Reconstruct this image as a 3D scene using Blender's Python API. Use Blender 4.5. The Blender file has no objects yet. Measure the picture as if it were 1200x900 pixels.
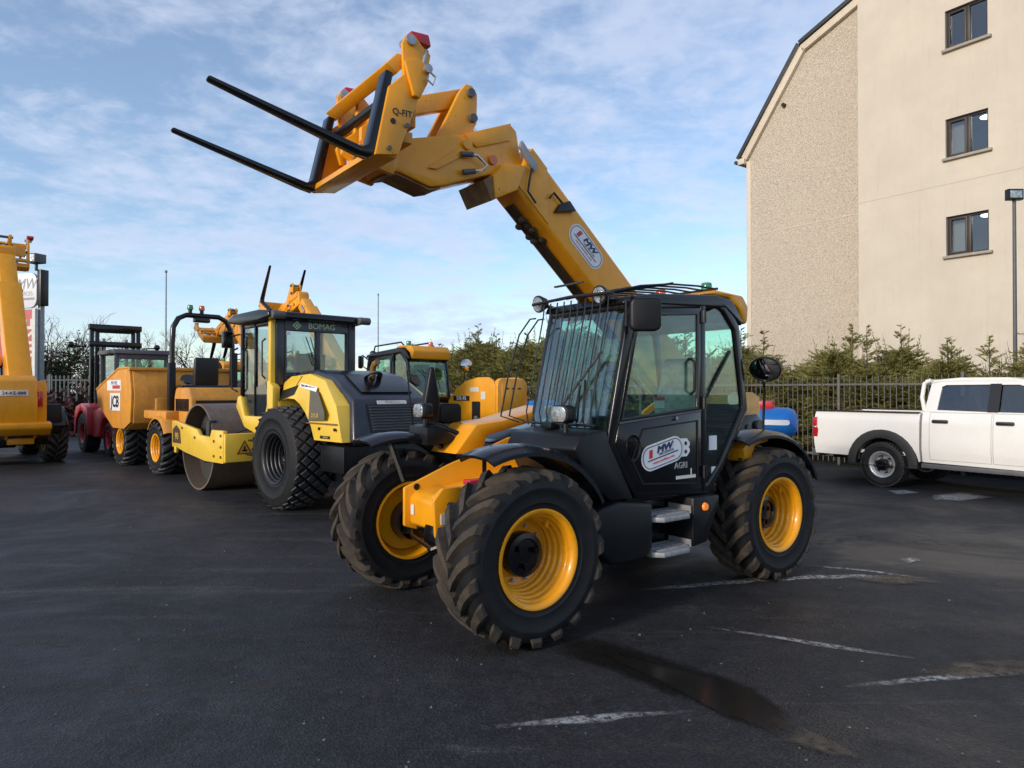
import bpy, bmesh, math, random
from mathutils import Vector, Matrix, Euler, noise as mnoise
R_ = math.radians
sc = bpy.context.scene
COL = sc.collection
random.seed(7)

# ------------------------------------------------------------------ camera
CAM_H, FOC, HOR = 1.72, 820.0, 457.6          # metres, pixels of a 1200 px wide frame, horizon row
cd = bpy.data.cameras.new('camera'); cam = bpy.data.objects.new('camera', cd); COL.objects.link(cam)
cd.sensor_width = 36.0; cd.lens = 36.0 * FOC / 1200.0; cd.clip_end = 2000.0; cd.clip_start = 0.05
cam.location = (0, 0, CAM_H)
cam.rotation_euler = (R_(90) + math.atan((HOR - 450.0) / FOC), 0, 0)
sc.camera = cam

# ------------------------------------------------------------------ sky, sun, exposure
SUN_EL, SUN_AZ = R_(19), math.atan2(-0.72, -0.69)      # azimuth from +Y towards +X: behind the camera, to its left
wd = bpy.data.worlds.new('World'); sc.world = wd; wd.use_nodes = True
nt = wd.node_tree; N = nt.nodes; LK = nt.links
for n in list(N): N.remove(n)
out = N.new('ShaderNodeOutputWorld')
sky = N.new('ShaderNodeTexSky'); sky.sky_type = 'NISHITA'; sky.sun_disc = False
sky.sun_elevation = SUN_EL; sky.sun_rotation = SUN_AZ; sky.air_density = 1.0; sky.dust_density = 0.3; sky.ozone_density = 2.6
bg1 = N.new('ShaderNodeBackground'); bg1.inputs[1].default_value = 0.15
LK.new(sky.outputs[0], bg1.inputs[0])
tc = N.new('ShaderNodeTexCoord'); sep = N.new('ShaderNodeSeparateXYZ'); LK.new(tc.outputs['Generated'], sep.inputs[0])
def mth(op, a, b=None, clamp=False):
    n = N.new('ShaderNodeMath'); n.operation = op; n.use_clamp = clamp
    for i, v in enumerate((a, b)):
        if v is None: continue
        if isinstance(v, (int, float)): n.inputs[i].default_value = v
        else: LK.new(v, n.inputs[i])
    return n.outputs[0]
zz = mth('ADD', mth('MAXIMUM', sep.outputs[2], 0.0), 0.16)
cx = mth('DIVIDE', sep.outputs[0], zz); cy = mth('DIVIDE', sep.outputs[1], zz)
cmb = N.new('ShaderNodeCombineXYZ'); LK.new(cx, cmb.inputs[0]); LK.new(cy, cmb.inputs[1])
def nz(scale, detail, rough, off=(0, 0, 0), dist=0.0, stretch=(1, 1, 1)):
    mp = N.new('ShaderNodeMapping'); mp.inputs['Location'].default_value = off; mp.inputs['Scale'].default_value = stretch
    LK.new(cmb.outputs[0], mp.inputs[0])
    t = N.new('ShaderNodeTexNoise'); t.inputs['Scale'].default_value = scale; t.inputs['Detail'].default_value = detail
    t.inputs['Roughness'].default_value = rough; t.inputs['Distortion'].default_value = dist
    LK.new(mp.outputs[0], t.inputs['Vector']); return t.outputs[0]
big = nz(0.55, 4, 0.5, (3.1, 1.7, 0)); puff = nz(3.6, 6, 0.60, (0.4, 9.0, 0), 0.25, (1, 1.1, 1)); fine = nz(11.0, 4, 0.6, (5, 2, 0), 0.3)
dens = mth('ADD', mth('ADD', mth('MULTIPLY', big, 0.85), mth('MULTIPLY', puff, 1.05)), mth('MULTIPLY', fine, 0.40))
mr = N.new('ShaderNodeMapRange'); mr.interpolation_type = 'SMOOTHSTEP'
mr.inputs['From Min'].default_value = 0.96; mr.inputs['From Max'].default_value = 1.42
mr.inputs['To Min'].default_value = 0.10; mr.inputs['To Max'].default_value = 0.76; LK.new(dens, mr.inputs['Value'])
crmp = N.new('ShaderNodeValToRGB'); LK.new(mth('ADD', mth('MULTIPLY', big, 0.7), mth('MULTIPLY', puff, 0.45)), crmp.inputs[0])
crmp.color_ramp.elements[0].position = 0.36; crmp.color_ramp.elements[0].color = (0.78, 0.82, 0.92, 1)
crmp.color_ramp.elements[1].position = 0.74; crmp.color_ramp.elements[1].color = (0.49, 0.56, 0.74, 1)
bg2 = N.new('ShaderNodeBackground'); bg2.inputs[1].default_value = 0.95; LK.new(crmp.outputs[0], bg2.inputs[0])
mxs = N.new('ShaderNodeMixShader'); LK.new(mr.outputs[0], mxs.inputs[0]); LK.new(bg1.outputs[0], mxs.inputs[1]); LK.new(bg2.outputs[0], mxs.inputs[2])
LK.new(mxs.outputs[0], out.inputs[0])
sd = bpy.data.lights.new('sun', 'SUN'); sd.energy = 2.15; sd.angle = R_(9); sd.color = (1.0, 0.86, 0.70)
sun = bpy.data.objects.new('sun', sd); COL.objects.link(sun)
sdir = Vector((math.sin(SUN_AZ) * math.cos(SUN_EL), math.cos(SUN_AZ) * math.cos(SUN_EL), math.sin(SUN_EL)))
sun.rotation_euler = sdir.to_track_quat('Z', 'Y').to_euler(); sun.location = (-20, -20, 20)
vs = sc.view_settings; vs.view_transform = 'Standard'; vs.look = 'None'; vs.exposure = 0.42; vs.gamma = 1.0; vs.use_curve_mapping = False

# ------------------------------------------------------------------ helpers
def G(px, py, z=0.0):
    """ground point seen at a pixel of the 1200x900 photograph"""
    d = FOC * (CAM_H - z) / (py - HOR)
    return ((px - 600.0) / FOC * d, d)

class MB:
    def __init__(s): s.v = []; s.f = []; s.m = []; s.p = []
    def add(s, vs, fs, mat=0):
        o = len(s.v); s.p.append((o, len(s.f), len(vs), len(fs))); s.v += [tuple(p) for p in vs]; s.f += [tuple(i + o for i in f) for f in fs]; s.m += [mat] * len(fs); return s
    def box(s, x0, x1, y0, y1, z0, z1, mat=0):
        return s.add([(x0,y0,z0),(x1,y0,z0),(x1,y1,z0),(x0,y1,z0),(x0,y0,z1),(x1,y0,z1),(x1,y1,z1),(x0,y1,z1)],
                     [(0,3,2,1),(4,5,6,7),(0,1,5,4),(1,2,6,5),(2,3,7,6),(3,0,4,7)], mat)
    def prism(s, poly, a0, a1, axis='y', mat=0):
        n = len(poly); vs = []
        for a in (a0, a1):
            for (p, q) in poly:
                vs.append((p, a, q) if axis == 'y' else (a, p, q) if axis == 'x' else (p, q, a))
        fs = [tuple(range(n - 1, -1, -1)), tuple(range(n, 2 * n))] + [(i, (i + 1) % n, n + (i + 1) % n, n + i) for i in range(n)]
        return s.add(vs, fs, mat)
    def ring(s, outer, inner, a0, a1, axis='y', mat=0):
        n = len(outer); vs = []
        for a in (a0, a1):
            for poly in (outer, inner):
                for (p, q) in poly: vs.append((p, a, q) if axis == 'y' else (a, p, q) if axis == 'x' else (p, q, a))
        fs = []
        for i in range(n):
            j = (i + 1) % n
            fs += [(i, j, n + j, n + i), (2*n+i, 3*n+i, 3*n+j, 2*n+j), (i, 2*n+i, 2*n+j, j), (n+i, n+j, 3*n+j, 3*n+i)]
        return s.add(vs, fs, mat)
    def bar(s, p0, p1, w, t, up=(0, 0, 1), mat=0):
        p0, p1 = Vector(p0), Vector(p1); d = (p1 - p0).normalized(); sx = d.cross(Vector(up))
        if sx.length < 1e-4: sx = d.cross(Vector((1, 0, 0)))
        sx.normalize(); sy = sx.cross(d); vs = []
        for p in (p0, p1):
            for a, b in ((-1,-1),(1,-1),(1,1),(-1,1)): vs.append(p + sx * a * w / 2 + sy * b * t / 2)
        return s.add(vs, [(0,3,2,1),(4,5,6,7),(0,1,5,4),(1,2,6,5),(2,3,7,6),(3,0,4,7)], mat)
    def cyl(s, p0, p1, r0, r1=None, n=16, mat=0):
        r1 = r0 if r1 is None else r1; p0, p1 = Vector(p0), Vector(p1); d = (p1 - p0).normalized()
        a = d.orthogonal().normalized(); b = d.cross(a); vs = []
        for p, r in ((p0, r0), (p1, r1)):
            for i in range(n):
                t = 2 * math.pi * i / n; vs.append(p + (a * math.cos(t) + b * math.sin(t)) * r)
        return s.add(vs, [tuple(range(n - 1, -1, -1)), tuple(range(n, 2 * n))] + [(i, (i+1) % n, n + (i+1) % n, n + i) for i in range(n)], mat)
    def tube(s, pts, r, n=8, mat=0, taper=None):
        pts = [Vector(p) for p in pts]; k = len(pts); vs = []; d = (pts[1] - pts[0]).normalized(); a = d.orthogonal().normalized()
        for i, p in enumerate(pts):
            e = (pts[min(i+1, k-1)] - pts[max(i-1, 0)]).normalized(); a = (a - e * a.dot(e)); a.normalize(); b = e.cross(a)
            rr = r if taper is None else r + (taper - r) * i / (k - 1)
            for j in range(n):
                t = 2 * math.pi * j / n; vs.append(p + (a * math.cos(t) + b * math.sin(t)) * rr)
        fs = [(i*n+j, i*n+(j+1) % n, (i+1)*n+(j+1) % n, (i+1)*n+j) for i in range(k-1) for j in range(n)]
        fs += [tuple(range(n - 1, -1, -1)), tuple(range((k-1)*n, k*n))]
        return s.add(vs, fs, mat)
    def lathe(s, prof, c=(0, 0, 0), n=40, mat=0, closed=False):
        """profile (r, y) turned about the y axis"""
        k = len(prof); vs = []
        for i in range(n):
            t = 2 * math.pi * i / n
            for r, y in prof: vs.append((c[0] + r * math.cos(t), c[1] + y, c[2] + r * math.sin(t)))
        fs = []
        for i in range(n):
            j = (i + 1) % n
            for q in range(k if closed else k - 1): fs.append((i*k+q, i*k+(q+1) % k, j*k+(q+1) % k, j*k+q))
        return s.add(vs, fs, mat)
    def sphere(s, c, r, n=12, m=8, sc_=(1, 1, 1), mat=0):
        vs = []; fs = []
        for i in range(m + 1):
            p = math.pi * i / m
            for j in range(n):
                t = 2 * math.pi * j / n
                vs.append((c[0] + r*sc_[0]*math.sin(p)*math.cos(t), c[1] + r*sc_[1]*math.sin(p)*math.sin(t), c[2] + r*sc_[2]*math.cos(p)))
        for i in range(m):
            for j in range(n): fs.append((i*n+j, (i+1)*n+j, (i+1)*n+(j+1) % n, i*n+(j+1) % n))
        return s.add(vs, fs, mat)
    def map(s, fn): s.v = [tuple(fn(*p)) for p in s.v]; return s
    def mesh(s, name, mats, bevel=0.0, seg=2, smooth=38, weld=True):
        me = bpy.data.meshes.new(name); bm = bmesh.new(); bv = [bm.verts.new(p) for p in s.v]
        for f, mi in zip(s.f, s.m):
            try: fa = bm.faces.new([bv[i] for i in f]); fa.material_index = mi
            except ValueError: pass
        if weld: bmesh.ops.remove_doubles(bm, verts=bm.verts, dist=1e-5)
        bmesh.ops.dissolve_degenerate(bm, dist=1e-6, edges=bm.edges)
        bmesh.ops.recalc_face_normals(bm, faces=bm.faces)
        if bevel:
            es = [e for e in bm.edges if len(e.link_faces) == 2 and e.calc_face_angle(0) > R_(28)]
            if es: bmesh.ops.bevel(bm, geom=es, offset=bevel, segments=seg, profile=0.5, affect='EDGES', clamp_overlap=True)
        bm.to_mesh(me); bm.free()
        for m in (mats if isinstance(mats, (list, tuple)) else [mats]): me.materials.append(m)
        if smooth:
            me.polygons.foreach_set('use_smooth', [True] * len(me.polygons)); me.set_sharp_from_angle(angle=R_(smooth))
        return me
    def build(s, name, mats, parent=None, bevel=0.0, seg=2, smooth=38, weld=True, loc=(0, 0, 0)):
        return link(name, s.mesh(name, mats, bevel, seg, smooth, weld), parent, loc)
def each(mb, name, mats, parent, bevel=0.0, **kw):
    """every piece added to mb becomes an object of its own"""
    r = []
    for (v0, f0, nv, nf) in mb.p:
        q = MB(); q.add(mb.v[v0:v0+nv], [tuple(i - v0 for i in f) for f in mb.f[f0:f0+nf]]); q.m = mb.m[f0:f0+nf]; r.append(q.build(name, mats, parent, bevel, **kw))
    return r
def curved(mb, name, mats, parent, zs, fn, smooth=24, bevel=0.0):
    """cut the mesh at heights zs, then bend it with fn"""
    me = mb.mesh(name, mats, bevel, 2, 0); bm = bmesh.new(); bm.from_mesh(me)
    for z in zs: bmesh.ops.bisect_plane(bm, geom=bm.verts[:] + bm.edges[:] + bm.faces[:], plane_co=(0, 0, z), plane_no=(0, 0, 1), dist=1e-4)
    for v in bm.verts: v.co = Vector(fn(*v.co))
    bmesh.ops.recalc_face_normals(bm, faces=bm.faces); bm.to_mesh(me); bm.free()
    me.polygons.foreach_set('use_smooth', [True] * len(me.polygons)); me.set_sharp_from_angle(angle=R_(smooth)); return link(name, me, parent)
def link(name, me, parent=None, loc=(0, 0, 0), rz=0.0):
    o = bpy.data.objects.new(name, me); COL.objects.link(o); o.parent = parent; o.location = loc
    if rz: o.rotation_euler = (0, 0, rz)
    return o
def tag(o, label=None, cat=None, group=None, kind=None):
    for k, v in (('label', label), ('category', cat), ('group', group), ('kind', kind)):
        if v: o[k] = v
    return o
def thing(name, label, cat, loc=(0, 0, 0), ang=0.0, group=None):
    o = bpy.data.objects.new(name, None); COL.objects.link(o); o.location = loc; o.rotation_euler = (0, 0, R_(ang)); o.empty_display_size = 0.2
    return tag(o, label, cat, group)
def sub(name, parent, loc=(0, 0, 0), rz=0.0): return link(name, None, parent, loc, rz)
def rrect(x0, x1, z0, z1, r, n=5):
    pts = []
    for cx_, cz_, a in ((x1-r, z0+r, -90), (x1-r, z1-r, 0), (x0+r, z1-r, 90), (x0+r, z0+r, 180)):
        for i in range(n + 1):
            t = R_(a + 90 * i / n); pts.append((cx_ + r * math.cos(t), cz_ + r * math.sin(t)))
    return pts
_txt = {}
def text(body, size, mat, parent, org, xd, ud, name='lettering', ext=0.0012, shear=0.0, bold=0.0, sx=1.0):
    key = (body, shear)
    if key not in _txt:
        c = bpy.data.curves.new('t', 'FONT'); c.body = body; c.size = 1.0; c.align_x = 'CENTER'; c.align_y = 'CENTER'; c.shear = shear
        c.resolution_u = 3; c.extrude = 0.5
        o = bpy.data.objects.new('t', c); COL.objects.link(o); bpy.context.view_layer.update()
        me = bpy.data.meshes.new_from_object(o.evaluated_get(bpy.context.evaluated_depsgraph_get()))
        _txt[key] = ([tuple(v.co) for v in me.vertices], [tuple(p.vertices) for p in me.polygons])
        bpy.data.objects.remove(o); bpy.data.curves.remove(c); bpy.data.meshes.remove(me)
    vs_, fs_ = _txt[key]; xd, ud, org = Vector(xd).normalized(), Vector(ud).normalized(), Vector(org); nd = xd.cross(ud)
    mb = MB()
    for k, (ox, oz) in enumerate(((0, 0),) if not bold else ((0, 0), (-1, 0), (1, 0), (0, .7), (0, -.7))):
        mb.add([org + xd * (v[0]*size*sx + ox*bold*size*1.3) + ud * (v[1]*size + oz*bold*size*1.3) + nd * (v[2]*2*ext + k*.0002) for v in vs_], fs_)
    return mb.build(name, mat, parent, smooth=0)

# ------------------------------------------------------------------ materials
def pmat(name, col, rough=0.5, metal=0.0, var=0.0, vscale=6.0, bump=0.0, bscale=80.0, dirt=0.0, dcol=(0.12, 0.09, 0.06), dscale=3.0, coat=0.0, spec=0.5, emit=None, rvar=0.0, dpos=0.55, coords='Object', chips=0.0, ccol=(0.05, 0.035, 0.025), streak=0.0, scol=(0.2, 0.12, 0.04)):
    m = bpy.data.materials.new(name); m.use_nodes = True; t = m.node_tree; n = t.nodes; b = n['Principled BSDF']
    b.inputs['Base Color'].default_value = (*col, 1); b.inputs['Roughness'].default_value = rough; b.inputs['Metallic'].default_value = metal
    b.inputs['Coat Weight'].default_value = coat; b.inputs['Coat Roughness'].default_value = 0.08; b.inputs['Specular IOR Level'].default_value = spec
    if emit: b.inputs['Emission Color'].default_value = (*emit[0], 1); b.inputs['Emission Strength'].default_value = emit[1]
    c = n.new('ShaderNodeTexCoord')
    def nzz(scale, detail=5, rough_=0.6):
        x = n.new('ShaderNodeTexNoise'); x.inputs['Scale'].default_value = scale; x.inputs['Detail'].default_value = detail; x.inputs['Roughness'].default_value = rough_
        t.links.new(c.outputs[coords], x.inputs['Vector']); return x
    cur = None
    if var:
        x = nzz(vscale); r = n.new('ShaderNodeValToRGB'); t.links.new(x.outputs[0], r.inputs[0])
        r.color_ramp.elements[0].position = 0.3; r.color_ramp.elements[1].position = 0.7
        r.color_ramp.elements[0].color = (*[k * (1 - var) for k in col], 1); r.color_ramp.elements[1].color = (*[min(1, k * (1 + var)) for k in col], 1); cur = r.outputs[0]
    if dirt:
        x = nzz(dscale, 8, 0.72); r = n.new('ShaderNodeValToRGB'); t.links.new(x.outputs[0], r.inputs[0])
        r.color_ramp.elements[0].position = dpos - 0.12; r.color_ramp.elements[1].position = dpos + 0.14
        r.color_ramp.elements[0].color = (0, 0, 0, 1); r.color_ramp.elements[1].color = (dirt, dirt, dirt, 1)
        mx = n.new('ShaderNodeMix'); mx.data_type = 'RGBA'; t.links.new(r.outputs[0], mx.inputs[0])
        if cur: t.links.new(cur, mx.inputs[6])
        else: mx.inputs[6].default_value = (*col, 1)
        mx.inputs[7].default_value = (*dcol, 1); cur = mx.outputs[2]
        rm = n.new('ShaderNodeMapRange'); rm.inputs['To Min'].default_value = rough; rm.inputs['To Max'].default_value = min(1, rough + 0.5)
        t.links.new(r.outputs[0], rm.inputs['Value']); t.links.new(rm.outputs[0], b.inputs['Roughness'])
    elif rvar:
        x = nzz(vscale * 2.3); rm = n.new('ShaderNodeMapRange'); rm.inputs['From Min'].default_value = 0.3; rm.inputs['From Max'].default_value = 0.7
        rm.inputs['To Min'].default_value = max(0, rough - rvar); rm.inputs['To Max'].default_value = rough + rvar
        t.links.new(x.outputs[0], rm.inputs['Value']); t.links.new(rm.outputs[0], b.inputs['Roughness'])
    def overlay(cur, fac_out, colour):
        mx = n.new('ShaderNodeMix'); mx.data_type = 'RGBA'; t.links.new(fac_out, mx.inputs[0])
        if cur: t.links.new(cur, mx.inputs[6])
        else: mx.inputs[6].default_value = (*col, 1)
        mx.inputs[7].default_value = (*colour, 1); return mx.outputs[2]
    if streak:
        mp = n.new('ShaderNodeMapping'); mp.inputs['Scale'].default_value = (7, 7, 0.55); t.links.new(c.outputs[coords], mp.inputs[0])
        x = n.new('ShaderNodeTexNoise'); x.inputs['Scale'].default_value = 1.0; x.inputs['Detail'].default_value = 6; x.inputs['Roughness'].default_value = 0.7; t.links.new(mp.outputs[0], x.inputs['Vector'])
        r = n.new('ShaderNodeMapRange'); r.inputs['From Min'].default_value = 0.54; r.inputs['From Max'].default_value = 0.72; r.inputs['To Max'].default_value = streak; t.links.new(x.outputs[0], r.inputs['Value']); cur = overlay(cur, r.outputs[0], scol)
    if chips:
        x = nzz(38, 3, 0.55); x2 = nzz(2.2, 3, 0.6); r = n.new('ShaderNodeMapRange'); r.inputs['From Min'].default_value = 0.69; r.inputs['From Max'].default_value = 0.71; t.links.new(x.outputs[0], r.inputs['Value'])
        r2 = n.new('ShaderNodeMapRange'); r2.inputs['From Min'].default_value = 0.46; r2.inputs['From Max'].default_value = 0.60; r2.inputs['To Max'].default_value = chips; t.links.new(x2.outputs[0], r2.inputs['Value'])
        ml = n.new('ShaderNodeMath'); ml.operation = 'MULTIPLY'; t.links.new(r.outputs[0], ml.inputs[0]); t.links.new(r2.outputs[0], ml.inputs[1]); cur = overlay(cur, ml.outputs[0], ccol)
    if cur: t.links.new(cur, b.inputs['Base Color'])
    if bump:
        x = nzz(bscale, 4); bp = n.new('ShaderNodeBump'); bp.inputs['Strength'].default_value = bump; bp.inputs['Distance'].default_value = 0.01
        t.links.new(x.outputs[0], bp.inputs['Height']); t.links.new(bp.outputs[0], b.inputs['Normal'])
    return m
def gmat(name, tint, refl=0.06, rough=0.01, dust=0.0):
    m = bpy.data.materials.new(name); m.use_nodes = True; t = m.node_tree; n = t.nodes
    for x in list(n): n.remove(x)
    o = n.new('ShaderNodeOutputMaterial'); tr = n.new('ShaderNodeBsdfTransparent'); tr.inputs[0].default_value = (*tint, 1)
    gl = n.new('ShaderNodeBsdfGlossy'); gl.inputs['Roughness'].default_value = rough
    lw = n.new('ShaderNodeLayerWeight'); lw.inputs[0].default_value = 0.5
    p = n.new('ShaderNodeMath'); p.operation = 'POWER'; t.links.new(lw.outputs['Facing'], p.inputs[0]); p.inputs[1].default_value = 3.0
    a = n.new('ShaderNodeMath'); a.operation = 'MULTIPLY_ADD'; a.use_clamp = True; t.links.new(p.outputs[0], a.inputs[0]); a.inputs[1].default_value = 0.8; a.inputs[2].default_value = refl
    mx = n.new('ShaderNodeMixShader'); t.links.new(a.outputs[0], mx.inputs[0]); t.links.new(tr.outputs[0], mx.inputs[1]); t.links.new(gl.outputs[0], mx.inputs[2])
    last = mx.outputs[0]
    if dust:
        df = n.new('ShaderNodeBsdfDiffuse'); df.inputs[0].default_value = (0.35, 0.35, 0.33, 1); m2 = n.new('ShaderNodeMixShader')
        c = n.new('ShaderNodeTexCoord'); x = n.new('ShaderNodeTexNoise'); x.inputs['Scale'].default_value = 4; x.inputs['Detail'].default_value = 6; t.links.new(c.outputs['Object'], x.inputs['Vector'])
        q = n.new('ShaderNodeMath'); q.operation = 'MULTIPLY'; t.links.new(x.outputs[0], q.inputs[0]); q.inputs[1].default_value = dust
        t.links.new(q.outputs[0], m2.inputs[0]); t.links.new(last, m2.inputs[1]); t.links.new(df.outputs[0], m2.inputs[2]); last = m2.outputs[0]
    t.links.new(last, o.inputs[0]); return m
YEL = (0.83, 0.345, 0.007)
M = dict(
 yellow=pmat('loader_yellow', YEL, 0.34, var=0.08, vscale=2.2, dirt=0.22, dcol=(0.34, 0.16, 0.03), dscale=2.6, dpos=0.60, coat=0.15, bump=0.03, bscale=160, chips=0.9, streak=0.22, scol=(0.36, 0.16, 0.02)),
 rimyellow=pmat('rim_yellow', (0.85, 0.355, 0.006), 0.32, var=0.06, vscale=5, dirt=0.5, dcol=(0.24, 0.13, 0.04), dscale=9, dpos=0.63, coat=0.2, chips=0.7),
 oldyellow=pmat('weathered_yellow', (0.72, 0.31, 0.03), 0.5, var=0.14, vscale=3, dirt=0.5, dcol=(0.30, 0.16, 0.06), dscale=3.5, dpos=0.58, chips=0.9, streak=0.4, scol=(0.22, 0.11, 0.04)),
 dumpyellow=pmat('dumper_orange', (0.70, 0.30, 0.03), 0.48, var=0.10, vscale=3, dirt=0.55, dcol=(0.34, 0.18, 0.07), dscale=2.6, dpos=0.56, chips=0.9, streak=0.5, scol=(0.26, 0.12, 0.04)),
 rollyellow=pmat('roller_yellow', (0.80, 0.53, 0.055), 0.32, var=0.06, vscale=2, dirt=0.25, dcol=(0.42, 0.30, 0.10), dscale=3, dpos=0.62, coat=0.2, chips=0.5, streak=0.25, scol=(0.40, 0.27, 0.06)),
 navy=pmat('navy_hood', (0.018, 0.022, 0.036), 0.34, var=0.15, vscale=4, dirt=0.2, dcol=(0.10, 0.10, 0.10), dscale=4, dpos=0.6, coat=0.15),
 black=pmat('black_paint', (0.004, 0.0043, 0.0065), 0.22, spec=0.4, var=0.2, vscale=4, dirt=0.18, dcol=(0.03, 0.028, 0.026), dscale=3.2, dpos=0.6, coat=0.2),
 plastic=pmat('black_plastic', (0.0055, 0.0058, 0.0078), 0.40, spec=0.32, var=0.2, vscale=5, dirt=0.25, dcol=(0.035, 0.033, 0.030), dscale=4, dpos=0.6, bump=0.08, bscale=300),
 fender=pmat('fender_plastic', (0.0085, 0.0095, 0.013), 0.24, var=0.15, vscale=3, rvar=0.05),
 rubber=pmat('tyre_rubber', (0.0085, 0.009, 0.011), 0.60, spec=0.30, var=0.25, vscale=9, dirt=0.28, dcol=(0.035, 0.032, 0.028), dscale=6, dpos=0.6, bump=0.12, bscale=120),
 tread=pmat('dusty_tread', (0.015, 0.014, 0.013), 0.75, var=0.3, vscale=8, dirt=0.85, dcol=(0.085, 0.062, 0.042), dscale=5.0, dpos=0.50, bump=0.3, bscale=70),
 blocktread=pmat('grey_block_tread', (0.05, 0.051, 0.054), 0.6, var=0.25, vscale=8, dirt=0.4, dcol=(0.085, 0.08, 0.072), dscale=6, dpos=0.56, bump=0.15, bscale=90),
 cleantread=pmat('clean_tread', (0.022, 0.022, 0.024), 0.55, var=0.25, vscale=8, dirt=0.5, dcol=(0.085, 0.08, 0.072), dscale=6, dpos=0.56, bump=0.15, bscale=90),
 steel=pmat('worn_steel', (0.42, 0.43, 0.44), 0.42, 0.85, var=0.2, vscale=9, dirt=0.4, dcol=(0.16, 0.13, 0.10), dscale=7),
 chrome=pmat('chrome', (0.75, 0.75, 0.76), 0.14, 1.0),
 drum=pmat('drum_steel', (0.23, 0.18, 0.145), 0.40, 0.45, var=0.2, vscale=3, dirt=0.7, dcol=(0.17, 0.105, 0.07), dscale=3.2, dpos=0.5, bump=0.05, bscale=60),
 drumdark=pmat('drum_inside', (0.035, 0.034, 0.033), 0.6, var=0.3, vscale=4),
 grey=pmat('grey_trim', (0.09, 0.092, 0.10), 0.5, var=0.15, vscale=6),
 galv=pmat('galvanised', (0.30, 0.31, 0.32), 0.5, 0.5, var=0.2, vscale=10),
 alu=pmat('step_alloy', (0.40, 0.40, 0.41), 0.5, 0.5, var=0.2, vscale=20, dirt=0.5, dcol=(0.18, 0.16, 0.13), dscale=9),
 white=pmat('white_print', (0.78, 0.79, 0.80), 0.4, var=0.03), offwhite=pmat('plate_white', (0.66, 0.66, 0.62), 0.45, var=0.08),
 navyprint=pmat('navy_print', (0.02, 0.025, 0.09), 0.4), redprint=pmat('red_print', (0.55, 0.03, 0.05), 0.4),
 blackprint=pmat('black_print', (0.006, 0.006, 0.0075), 0.40), greenprint=pmat('pale_green_print', (0.42, 0.55, 0.34), 0.5), greyprint=pmat('grey_print', (0.30, 0.32, 0.36), 0.5),
 redpaint=pmat('red_paint', (0.52, 0.014, 0.026), 0.36, var=0.15, vscale=3, dirt=0.3, dcol=(0.12, 0.04, 0.03), dscale=4, coat=0.2),
 carpaint=pmat('white_car_paint', (0.80, 0.78, 0.74), 0.26, var=0.03, vscale=2, dirt=0.16, dcol=(0.52, 0.46, 0.38), dscale=2.4, dpos=0.6, coat=0.5),
 taillight=pmat('red_lens', (0.45, 0.01, 0.015), 0.15, coat=0.5), amber=pmat('amber_lens', (0.85, 0.20, 0.02), 0.18, coat=0.5, emit=((1, 0.25, 0.03), 0.35)),
 amberoff=pmat('amber_beacon', (0.60, 0.13, 0.03), 0.2, coat=0.5), green=pmat('green_beacon', (0.02, 0.22, 0.11), 0.2, coat=0.5),
 lens=pmat('lamp_lens', (0.50, 0.51, 0.50), 0.12, 0.75, var=0.6, vscale=22, coat=0.8, bump=0.6, bscale=60),
 mirror=pmat('mirror_glass', (0.50, 0.51, 0.53), 0.02, 1.0), seat=pmat('plastic_covered_seat', (0.13, 0.145, 0.145), 0.22, var=0.5, vscale=14, bump=0.7, bscale=22, coat=0.6),
 blue=pmat('blue_tank', (0.012, 0.17, 0.56), 0.4, var=0.1, vscale=4, dirt=0.2, dcol=(0.05, 0.12, 0.25)),
 oilbrown=pmat('greasy_yellow', (0.20, 0.105, 0.03), 0.45, var=0.3, vscale=8, dirt=0.6, dcol=(0.05, 0.035, 0.02), dscale=6, dpos=0.5),
 greasehose=pmat('greasy_hose', (0.035, 0.028, 0.020), 0.5, var=0.4, vscale=9, dirt=0.5, dcol=(0.10, 0.06, 0.03), dscale=8, dpos=0.5),
 glass=gmat('cab_glass', (0.78, 0.92, 0.86), 0.06, 0.01), screen=gmat('windscreen_glass', (0.72, 0.88, 0.85), 0.13, 0.01), tint=gmat('tinted_glass', (0.46, 0.50, 0.51), 0.13),
 clearglass=gmat('clear_glass', (0.80, 0.86, 0.84), 0.08),
)
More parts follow.
